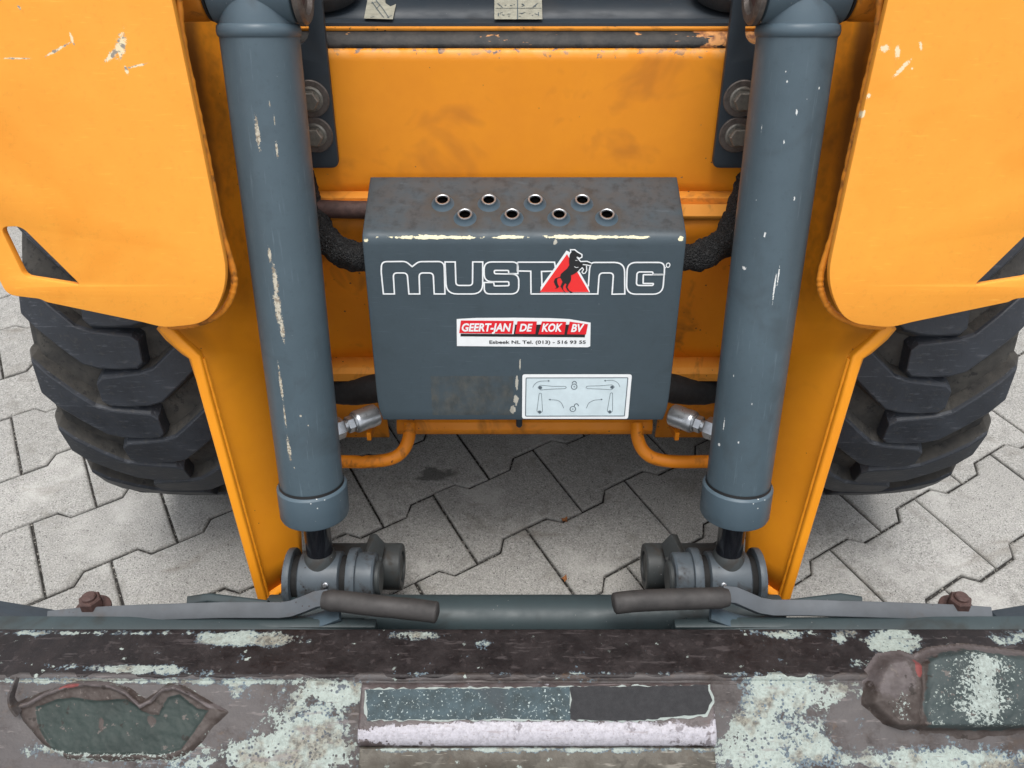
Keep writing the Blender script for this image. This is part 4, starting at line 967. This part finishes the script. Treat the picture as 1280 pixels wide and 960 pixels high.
# ------------------------------------------------------------------ THE ATTACHMENT IN FRONT
att = bpy.data.objects.new('bucket_attachment', None); COL.objects.link(att)
att['label'] = 'rusty brown steel attachment with peeling mint paint coupled in front of the loader'
att['category'] = 'attachment'
T0, T1, T2 = .93, .875, .845
a0 = pix(640, 788, T0); a1_ = pix(640, 846, T1); a2 = pix(640, 962, T2)
AXW = .80
def chip_attr(o, blobs_, name='chip'):
    me = o.data; at = me.attributes.new(name, 'FLOAT', 'POINT'); vals = []
    mw = o.matrix_basis
    for v in me.vertices:
        x, y = to_px(mw @ v.co); sm = 0
        for bx, by, rx, ry, amp in blobs_:
            q = ((x - bx) / rx) ** 2 + ((y - by) / ry) ** 2
            if q < 6: sm += amp * math.exp(-q * q * .7)
        vals.append(sm)
    at.data.foreach_set('value', vals)
def peeled(name, base, base2, mint=(.315, .362, .330), bias=.0, rust=(.13, .075, .045), scale=1.0, rough=.5, metal=0.0, lilac=None, thin=(.10, .14, .17), pits=True):
    m, nt, b = new_mat(name); N = NB(nt); co = N.coord('Object')
    at = N.n('ShaderNodeAttribute', attribute_name='chip').outputs['Fac']
    n0 = N.noise(co, 13 * scale, 5, .62); n1 = N.noise(co, 48 * scale, 6, .72); n2 = N.noise(co, 210 * scale, 5, .7); n3 = N.noise(co, 600, 3, .6)
    c = N.mix(N.step(n1, .36, .66), base, base2)
    c = N.mix(N.step(N.noise(co, 21, 5, .65), .55, .70, 0, .75), c, rust)
    nf = N.noise(co, 34, 3.5, .68, .3); c = N.mix(N.step(nf, .535, .57, 0, .42), c, tuple(v * .5 for v in base)); c = N.mix(N.step(N.noise(co, 95, 3.5, .7), .60, .64, 0, .5), c, tuple(v * 1.7 for v in rust))
    if lilac: c = N.mix(N.step(N.math('ADD', N.noise(co, 9, 5, .7), N.math('MULTIPLY', n2, .25)), .58, .68, 0, .85), c, lilac)
    e = N.math('ADD', N.math('ADD', N.math('MULTIPLY', n0, .25), N.math('MULTIPLY', n1, .45)), N.math('ADD', N.math('MULTIPLY', n2, .42), at))
    e = N.math('ADD', e, bias)
    under = N.step(e, .70, .715); top = N.step(e, .735, .75)
    # a thin ring of slate undercoat shows round the chips, then pale mint, pitted with small holes
    c = N.mix(N.math('MULTIPLY', under, N.step(n0, .42, .58, .1, .9)), c, thin)
    pit = N.step(N.math('SUBTRACT', N.vor(co, 210), N.math('MULTIPLY', N.step(n1, .62, .34), .42)), .02, .12)
    if not pits: pit = N.step(n1, .66, .60)
    mc = N.mix(N.step(n2, .40, .66), mint, tuple(v * .72 for v in mint)); mc = N.mix(N.step(n3, .57, .66, 0, .5), mc, (.20, .18, .15))
    if pits: mc = N.mix(N.step(N.noise(co, 27, 3.5, .7), .50, .62, 0, .8), mc, N.mix(N.step(n2, .46, .56), (.20, .18, .14), (.075, .060, .048)))
    c = N.mix(N.math('MULTIPLY', top, pit), c, mc)
    c = N.mix(N.math('MULTIPLY', N.step(N.noise(N.mapping(co, scale=(.16, 1, 1)), 150, 3, .7), .60, .66, 0, .55), 1.0), c, tuple(min(1, v * 2.2 + .02) for v in base2))
    fl = N.math('MULTIPLY', N.step(N.math('ADD', N.vor(co, 80), N.math('MULTIPLY', N.math('SUBTRACT', n2, .5), 1.3)), .11, .07), N.step(n0, .54, .60))
    c = N.mix(N.math('MULTIPLY', fl, .9), c, mint)
    nt.links.new(c, b.inputs['Base Color']); b.inputs['Specular IOR Level'].default_value = .3
    N.inp(b.inputs['Roughness'], N.step(n1, .3, .7, rough - .08, rough + .2)); b.inputs['Metallic'].default_value = metal
    N.bump(N.math('ADD', N.math('MULTIPLY', top, .55), N.math('ADD', n1, N.math('MULTIPLY', n2, .5))), .6, .0016, b)
    return m
BROWN, BROWN2 = (.0105, .0075, .0078), (.021, .0160, .0160)
M_['rail_brown'] = peeled('peeled_dark_brown', BROWN, BROWN2, bias=.006, rust=(.030, .024, .024))
M_['face_brown'] = peeled('peeled_grey_brown', (.040, .032, .030), (.074, .064, .061), bias=.04, rust=(.058, .036, .022), lilac=(.088, .080, .079))
M_['pad_metal'] = peeled('rubbed_pale_steel', (.060, .046, .045), (.105, .090, .090), mint=(.42, .405, .44), bias=.02, rust=(.05, .034, .032), rough=.40, thin=(.20, .185, .20), pits=False)
M_['pad_low'] = peeled('scuffed_olive_steel', (.075, .066, .052), (.12, .11, .092), bias=-.04, rust=(.05, .04, .03))
def rows_strip(name, prof, mat, parent, x0, x1, nx, blobs_=None, auto=40, jitter=0.0, thick=.006):
    V, Fc = [], []; n = len(prof)
    for i in range(nx + 1):
        x = x0 + (x1 - x0) * i / nx
        for (y, z) in prof:
            j = jitter * mnoise.fractal(Vector((x * 22, y * 22, z * 22)), .9, 2, 4) if jitter else 0
            V.append((x, y, z + j))
    for i in range(nx):
        for k in range(n - 1):
            a = i * n + k; Fc.append((a, a + n, a + n + 1, a + 1))
    o = mesh(name, V, Fc, mat, parent, True, auto)
    chip_attr(o, blobs_ or [])
    if thick:
        md = o.modifiers.new('thick', 'SOLIDIFY'); md.thickness = thick; md.offset = 1
    return o
def lin(p, q, n): return [(p[0] + (q[0] - p[0]) * k / n, p[1] + (q[1] - p[1]) * k / n) for k in range(n + 1)]
e0, e1_, e2_ = (a0.y, a0.z), (a1_.y, a1_.z), (a2.y, a2.z)
# top rail: back drop, small radius, level top
rail_b = [(60, 791, 170, 3.5, .16), (315, 799, 75, 9, .26), (520, 795, 40, 6, .22), (605, 806, 11, 7, .20), (728, 812, 9, 6, .16), (150, 834, 70, 6, .16), (190, 838, 60, 6, .14), (330, 842, 190, 2.2, .07),
          (990, 793, 34, 6, .2), (1052, 796, 18, 10, .19), (1118, 801, 40, 15, .30), (1078, 828, 24, 9, .14), (1020, 814, 7, 4, .15), (1262, 798, 26, 12, .20), (695, 842, 200, 3, .10), (900, 843, 150, 3, .09), (850, 790, 300, 1.8, .10), (240, 790, 200, 1.8, .12), (195, 815, 8, 4, .14)]
rail = rows_strip('top_rail', [(e0[0] + .004, .02), (e0[0] + .004, e0[1] - .02), (e0[0] + .0035, e0[1] - .004), (e0[0] + .001, e0[1] - .0005)] + lin(e0, e1_, 14), M_['rail_brown'], att, -AXW, AXW, 420, rail_b)
# front sloping face with a small groove under the rail, then down to the ground
face_b = [(395, 905, 60, 60, .125), (350, 925, 60, 40, .11), (430, 865, 30, 14, .12), (980, 905, 62, 70, .16), (1000, 860, 50, 20, .12), (930, 930, 40, 40, .12), (60, 935, 45, 14, .12), (230, 944, 120, 20, .12),
          (1150, 944, 120, 14, .16), (300, 865, 20, 14, .11), (1060, 865, 22, 16, .12), (60, 851, 120, 3, .18), (240, 852, 150, 3.5, .18), (345, 950, 60, 20, .15), (1200, 955, 140, 10, .14), (405, 945, 40, 18, .14), (900, 955, 60, 10, .1), (420, 862, 40, 14, .1)]
down = [(e1_[0] - .002, e1_[1] - .006), (e1_[0] - .005, e1_[1] - .0062)]
facep = [e1_] + down + lin((e1_[0] - .006, e1_[1] - .006), e2_, 30)[0:] + [(e2_[0] - .012, e2_[1] - .012), (e2_[0] - .018, e2_[1] - .05), (e2_[0] - .018, .004)]
face = rows_strip('front_face', facep, M_['face_brown'], att, -AXW, AXW, 420, face_b, auto=30, jitter=.0022)
FO = Vector((0, e1_[0] - .006, e1_[1] - .006)); fd = Vector((0, e2_[0] - FO.y, e2_[1] - FO.z)).normalized(); FN = Vector((1, 0, 0)).cross(-fd)
if FN.z < 0: FN = -FN
def fpt(x, y, up=0.0):
    return pixplane(x, y, FO + FN * up, FN) 
def fx(px_, py_=900): return fpt(px_, py_).x
# centre step pad: bent plate with a rounded, rubbed-bright nose
x0, x1 = fpt(450, 880, .010).x, fpt(892, 880, .010).x
def prow(y, up): q = fpt(640, y, up); return (q.y, q.z)
padp = [prow(853, -.004), prow(854, .004), prow(857, .008)] + lin(prow(862, .0095), prow(905, .0125), 8) + [prow(913, .0135), prow(922, .012), prow(930, .007), prow(934, .000), prow(935, -.006)]
pad = rows_strip('step_pad', padp, M_['pad_metal'], att, x0, x1, 160, [(672, 919, 232, 15, .44), (560, 916, 120, 12, .06), (447, 885, 6, 40, .1), (897, 900, 8, 40, .16)], auto=50, jitter=.0008)
rows_strip('pad_skirt', [prow(933, .003), prow(936, .006), prow(945, .006), prow(975, .006)], M_['pad_low'], pad, x0 + .002, x1 - .002, 120, [(680, 937, 300, 3, .30), (560, 940, 120, 2, .2)], auto=50, jitter=.0006)
m, nt_, b_ = new_mat('teal_grip_tape'); N = NB(nt_); co = N.coord('Object')
c = N.mix(N.step(N.noise(co, 50, 5, .7), .35, .66), (.017, .030, .033), (.040, .068, .080)); c = N.mix(N.step(N.noise(co, 330, 4, .7), .60, .66), c, (.36, .42, .41)); c = N.mix(N.step(N.noise(co, 25, 4), .58, .68, 0, .6), c, (.02, .022, .024))
nt_.links.new(c, b_.inputs['Base Color']); b_.inputs['Roughness'].default_value = .7; N.bump(N.noise(co, 420, 4), .8, .001, b_); M_['tape_teal'] = m
M_['tape_black'] = plain('black_grip_tape', (.010, .010, .012), .8, 0, .6, 160, .9, col2=(.028, .028, .030))
def ragged(px_pts, up, amp, seed, step=5.0):
    pts = []; N_ = len(px_pts)
    for i in range(N_):
        a, b = Vector(px_pts[i]), Vector(px_pts[(i + 1) % N_]); k = max(1, int((b - a).length / step))
        for j in range(k):
            p = a.lerp(b, j / k); p += Vector((mnoise.noise(Vector((p.x * .13, p.y * .13, seed))), mnoise.noise(Vector((p.x * .13, p.y * .13, seed + 9))))) * amp; pts.append(fpt(p.x, p.y, up))
    return pts
def ragged_poly(name, px_pts, up, amp, seed, mat, th=.001, parent=pad, step=5.0):
    pts = ragged(px_pts, up, amp, seed, step); bm = bmesh.new(); vs2 = [bm.verts.new(p) for p in pts]
    es = [bm.edges.new((vs2[i], vs2[(i + 1) % len(vs2)])) for i in range(len(vs2))]
    g = bmesh.ops.triangle_fill(bm, use_beauty=True, edges=es)
    fs2 = [f for f in g['geom'] if isinstance(f, bmesh.types.BMFace)]
    ex2 = bmesh.ops.extrude_face_region(bm, geom=fs2); bmesh.ops.translate(bm, verts=[v for v in ex2['geom'] if isinstance(v, bmesh.types.BMVert)], vec=-FN * (th + .003))
    return bm_obj(name, bm, mat, parent, False, None)
# grip tape follows the pad's slope: tilt by building on the pad's own plane
_FO, _FN = FO.copy(), FN.copy()
p_a, p_b = Vector((0, *prow(862, .0095))), Vector((0, *prow(905, .0125)))
FO = p_a.copy(); fd2 = (p_b - p_a).normalized(); FN = Vector((1, 0, 0)).cross(-fd2); FN = FN if FN.z > 0 else -FN
ragged_poly('paint_edge', [(456, 861), (714, 858), (887, 857), (892, 878), (885, 895), (800, 902), (716, 901), (560, 901), (460, 901), (456, 890)], .0012, 3.6, 1.3, plain('mint_paint_edge', (.25, .29, .27), .5, 0, .2, 200, .2))
ragged_poly('teal_grip_tape', [(458, 862), (712, 859), (713, 900), (640, 899), (560, 899), (459, 900)], .0018, 2.2, 4.7, M_['tape_teal'])
ragged_poly('black_grip_tape', [(713.5, 858), (884, 857), (890, 876), (882, 893), (800, 900), (760, 901), (713.5, 899)], .0021, 2.5, 7.1, M_['tape_black'])
FO, FN = _FO, _FN
# bent pocket plates: height fields over the sloping face
def seg_d(p, a, b):
    ab = b - a; t = max(0, min(1, (p - a).dot(ab) / ab.length_squared)); return (p - a - ab * t).length
def poly_sd(p, poly):
    d = min(seg_d(p, poly[i - 1], poly[i]) for i in range(len(poly))); ins = False
    for i in range(len(poly)):
        a, b = poly[i - 1], poly[i]
        if (a.y > p.y) != (b.y > p.y) and p.x < (b.x - a.x) * (p.y - a.y) / (b.y - a.y) + a.x: ins = not ins
    return -d if ins else d
def smooth(x, a, b):
    t = max(0.0, min(1.0, (x - a) / (b - a))); return t * t * (3 - 2 * t)
def pocket_mat(name, inner, mint_bias):
    m, nt, b = new_mat(name); N = NB(nt); co = N.coord('Object')
    at = N.n('ShaderNodeAttribute', attribute_name='green').outputs['Fac']; rd = N.n('ShaderNodeAttribute', attribute_name='red').outputs['Fac']; rim = N.n('ShaderNodeAttribute', attribute_name='rim').outputs['Fac']
    mt = N.n('ShaderNodeAttribute', attribute_name='mint').outputs['Fac']
    n1 = N.noise(co, 60, 6, .72); n2 = N.noise(co, 230, 5, .7); n0 = N.noise(co, 18, 4, .6)
    brn = N.mix(N.step(n1, .36, .64), (.036, .026, .022), (.066, .054, .049))
    rimc = N.mix(N.step(n1, .35, .65), (.115, .098, .098), (.070, .058, .056)); c = N.mix(N.step(N.math('ADD', rim, N.math('MULTIPLY', N.math('SUBTRACT', n2, .5), .7)), .40, .60), brn, rimc)
    g = N.step(N.math('ADD', at, N.math('MULTIPLY', N.math('SUBTRACT', n1, .5), .8)), .46, .54)
    gc = N.mix(N.step(n0, .38, .62), inner, tuple(v * .72 for v in inner)); c = N.mix(g, c, gc)
    c = N.mix(N.step(N.noise(co, 110, 3.5, .7), .63, .65, 0, .7), c, (.12, .10, .09)); c = N.mix(N.step(N.noise(co, 45, 3.5, .7), .635, .65, 0, .7), c, (.018, .013, .010))
    c = N.mix(N.math('MULTIPLY', N.step(N.math('ADD', rd, N.math('MULTIPLY', N.math('SUBTRACT', n1, .5), 1.0)), .5, .62), .8), c, (.20, .045, .042))
    e = N.math('ADD', N.math('ADD', N.math('MULTIPLY', n1, .35), N.math('MULTIPLY', N.noise(co, 330, 3.5, .7), .65)), N.math('ADD', mt, mint_bias)); c = N.mix(N.step(e, .655, .675), c, N.mix(N.step(n2, .4, .62), (.30, .345, .32), (.20, .225, .205)))
    nt.links.new(c, b.inputs['Base Color']); b.inputs['Roughness'].default_value = .6; b.inputs['Specular IOR Level'].default_value = .3
    N.bump(N.math('ADD', n1, N.math('MULTIPLY', n2, .5)), .45, .0014, b); return m
def pocket(name, bbox, hfun, attrs, mat, nx=130, ny=70, outline=None, trim=6):
    keep = []; x0, x1, y0, y1 = bbox; V, Fc, A = [], [], {k: [] for k in ('green', 'red', 'rim', 'mint')}
    for j in range(ny + 1):
        for i in range(nx + 1):
            p = Vector((x0 + (x1 - x0) * i / nx, y0 + (y1 - y0) * j / ny)); base = pixplane(p.x, p.y, _FO, _FN)
            V.append(base + FN * hfun(p)); keep.append(poly_sd(p, outline) < trim)
            for k, v in attrs(p).items(): A[k].append(v)
    for j in range(ny):
        for i in range(nx):
            a = j * (nx + 1) + i; q4 = (a, a + nx + 1, a + nx + 2, a + 1)
            if any(keep[q] for q in q4): Fc.append(q4)
    o = mesh(name, V, Fc, mat, att, True, 60)
    for k, v in A.items():
        at = o.data.attributes.new(k, 'FLOAT', 'POINT'); at.data.foreach_set('value', v)
    return o
Lfloor = [Vector(p) for p in ((47, 884), (72, 875), (92, 872), (120, 876), (160, 874), (180, 888), (200, 892), (212, 872), (226, 869), (248, 886), (262, 888), (228, 936), (205, 943), (90, 942), (68, 938), (52, 912))]
def lip_y(x):                                          # crest line of the torn upper lip, image rows
    P_ = [(10, 868), (22, 884), (40, 880), (60, 868), (85, 858), (110, 855), (140, 857), (160, 866), (178, 883), (192, 876), (205, 862), (222, 859), (240, 868), (262, 882), (290, 886)]
    for (xa, ya), (xb, yb) in zip(P_, P_[1:]):
        if xa <= x <= xb: return ya + (yb - ya) * (x - xa) / (xb - xa)
    return 885
Lout = [Vector(p) for p in ((20, 880), (60, 864), (110, 851), (160, 860), (182, 876), (210, 856), (232, 858), (275, 884), (284, 890), (240, 938), (215, 950), (85, 949), (55, 930), (30, 900))]
def Lh(p):
    so = poly_sd(p, Lout); si = poly_sd(p, Lfloor)
    h = .0042 * (1 - smooth(so, -5, 3)) - .003 * smooth(so, 0, 6)
    dip = 1 - smooth(si, -3, 1.5); h -= .0022 * dip
    dl = p.y - lip_y(p.x); lip = math.exp(-(dl / 3.2) ** 2) * (1 - smooth(p.x, 235, 275)) * smooth(p.x, 12, 26); h += .0052 * lip
    return h + .0012 * mnoise.fractal(Vector((p.x * .05, p.y * .05, 3)), .8, 2, 3) * (1 - smooth(so, -2, 8))
def La(p):
    si = poly_sd(p, Lfloor); dl = p.y - lip_y(p.x); so = poly_sd(p, Lout); lip = math.exp(-(dl / 3.6) ** 2)
    scar = math.exp(-(((p.x - 128) / 7) ** 2 + ((p.y - 905) / 16) ** 2)) + math.exp(-(((p.x - 190) / 12) ** 2 + ((p.y - 902) / 14) ** 2))
    return {'green': max(0, min(1.2, .6 - si * .16)) - .9 * scar, 'rim': .9 * lip + .35 * smooth(so, -3, 3), 'red': lip * math.exp(-((p.x - 90) / 16) ** 2) * 1.0 + .7 * lip * math.exp(-((p.x - 25) / 8) ** 2),
            'mint': .12 * smooth(so, -4, 3) + (.10 if p.y > 938 else 0) - .12 * (1 - smooth(so, -14, -4)) + .1 * math.exp(-(si / 3) ** 2)}
M_['pocket_l'] = pocket_mat('dented_pocket_paint', (.026, .038, .034), -.02)
lp = pocket('dented_pocket', (4, 300, 851, 956), Lh, La, M_['pocket_l'], 240, 90, Lout, 4)
# the bent hook at its left end
hk = [pixplane(x, y, _FO + _FN * u, _FN) for x, y, u in ((24, 890, .006), (17, 882, .014), (14, 872, .020), (18, 858, .024), (22, 847, .025))]
bm = bmesh.new(); sweep(bm, catmull(hk, 5), [tuple(v) for v in round_poly([(-.006, -.002), (.006, -.002), (.006, .002), (-.006, .002)], .001, 2)], (1, 0, .3), scale=lambda t: 1 - .6 * t); bm_obj('bent_hook', bm, M_['face_brown'], lp, True, 50)
Rout = [Vector(p) for p in ((1074, 882), (1084, 840), (1098, 820), (1125, 816), (1142, 822), (1160, 812), (1205, 807), (1290, 818), (1330, 850), (1300, 925), (1260, 936), (1160, 934), (1120, 922))]
Rflat = [Vector(p) for p in ((1152, 822), (1200, 812), (1285, 824), (1320, 850), (1285, 905), (1240, 914), (1150, 908), (1142, 880))]
def Rh(p):
    so = poly_sd(p, Rout); h = .019 * (1 - smooth(so, -12, 1.5)) - .003 * smooth(so, 0, 6) + .006 * (1 - smooth(so, -40, -8))
    cre = math.exp(-((p.x - (1146 - (p.y - 820) * .06)) / 5) ** 2) * (1 - smooth(so, -6, 4)); h -= .0045 * cre
    low = smooth(p.y, 904, 914) * (1 - smooth(so, -6, 4)); h -= .020 * low
    lf = 1 - smooth(p.x, 1085, 1140); h -= .008 * lf * smooth(p.y, 850, 905) * (1 - smooth(so, -6, 4))
    return h + .0014 * mnoise.fractal(Vector((p.x * .05, p.y * .05, 8)), .8, 2, 3)
def Ra(p):
    si = poly_sd(p, Rflat); so = poly_sd(p, Rout); lf = math.exp(-(((p.x - 1108) / 26) ** 2 + ((p.y - 848) / 26) ** 2))
    return {'green': max(0, min(1, .5 - si * .06)), 'rim': 1.1 * lf + .8 * math.exp(-((so + 4) / 5) ** 2) * (1 if p.y < 850 else 0) + .3 * smooth(so, -3, 3), 'red': 1.1 * math.exp(-(((p.x - 1139) / 6) ** 2 + ((p.y - 836) / 13) ** 2)),
            'mint': .17 * math.exp(-(((p.x - 1213) / 26) ** 2 + ((p.y - 872) / 40) ** 2)) + .14 * math.exp(-(((p.x - 1222) / 22) ** 2 + ((p.y - 830) / 14) ** 2)) + .1 * math.exp(-(((p.x - 1120) / 14) ** 2 + ((p.y - 885) / 22) ** 2)) + (.14 if p.y > 936 else 0) - (.06 if 908 < p.y < 930 else 0) + .075 * (1 - smooth(si, -5, 0))}
M_['pocket_r'] = pocket_mat('bulged_pocket_paint', (.040, .055, .055), .0)
pocket('bulged_pocket', (1060, 1345, 800, 958), Rh, Ra, M_['pocket_r'], 230, 130, Rout, 3)
scene.render.film_transparent = False

# ------------------------------------------------------------------ two dry leaf scraps on the paving
M_['leaf'] = plain('dry_leaf', (.30, .115, .035), .7, 0, .4, 200, .3)
for k, (x, y, lab) in enumerate(((706, 650, 'tiny dry orange leaf scrap lying on the joint below the diagram sticker'), (706, 723, 'tiny dry orange leaf scrap on the paving just above the cross tube'))):
    c = pixplane(x, y, Vector((0, 0, .002)), Vector((0, 0, 1))); rr = random.Random(k + 20); ol = []
    for i in range(9):
        a = 2 * math.pi * i / 9 + k; r = (.0052 if i % 2 else .0034) * rr.uniform(.7, 1.2); ol.append(Vector((r * 1.35 * math.cos(a), r * math.sin(a), .0015 * rr.random() + .0012 * abs(math.cos(a)))))
    o = mesh('dry_leaf', ol + [Vector((0, 0, .0002))], [(i, (i + 1) % 9, 9) for i in range(9)], M_['leaf'], None, False, None)
    o.location = c; o.rotation_euler = (0, 0, .5 + k); md = o.modifiers.new('thick', 'SOLIDIFY'); md.thickness = .0003
    o['label'] = lab; o['category'] = 'leaf'; o['group'] = 'leaf scraps on the paving'
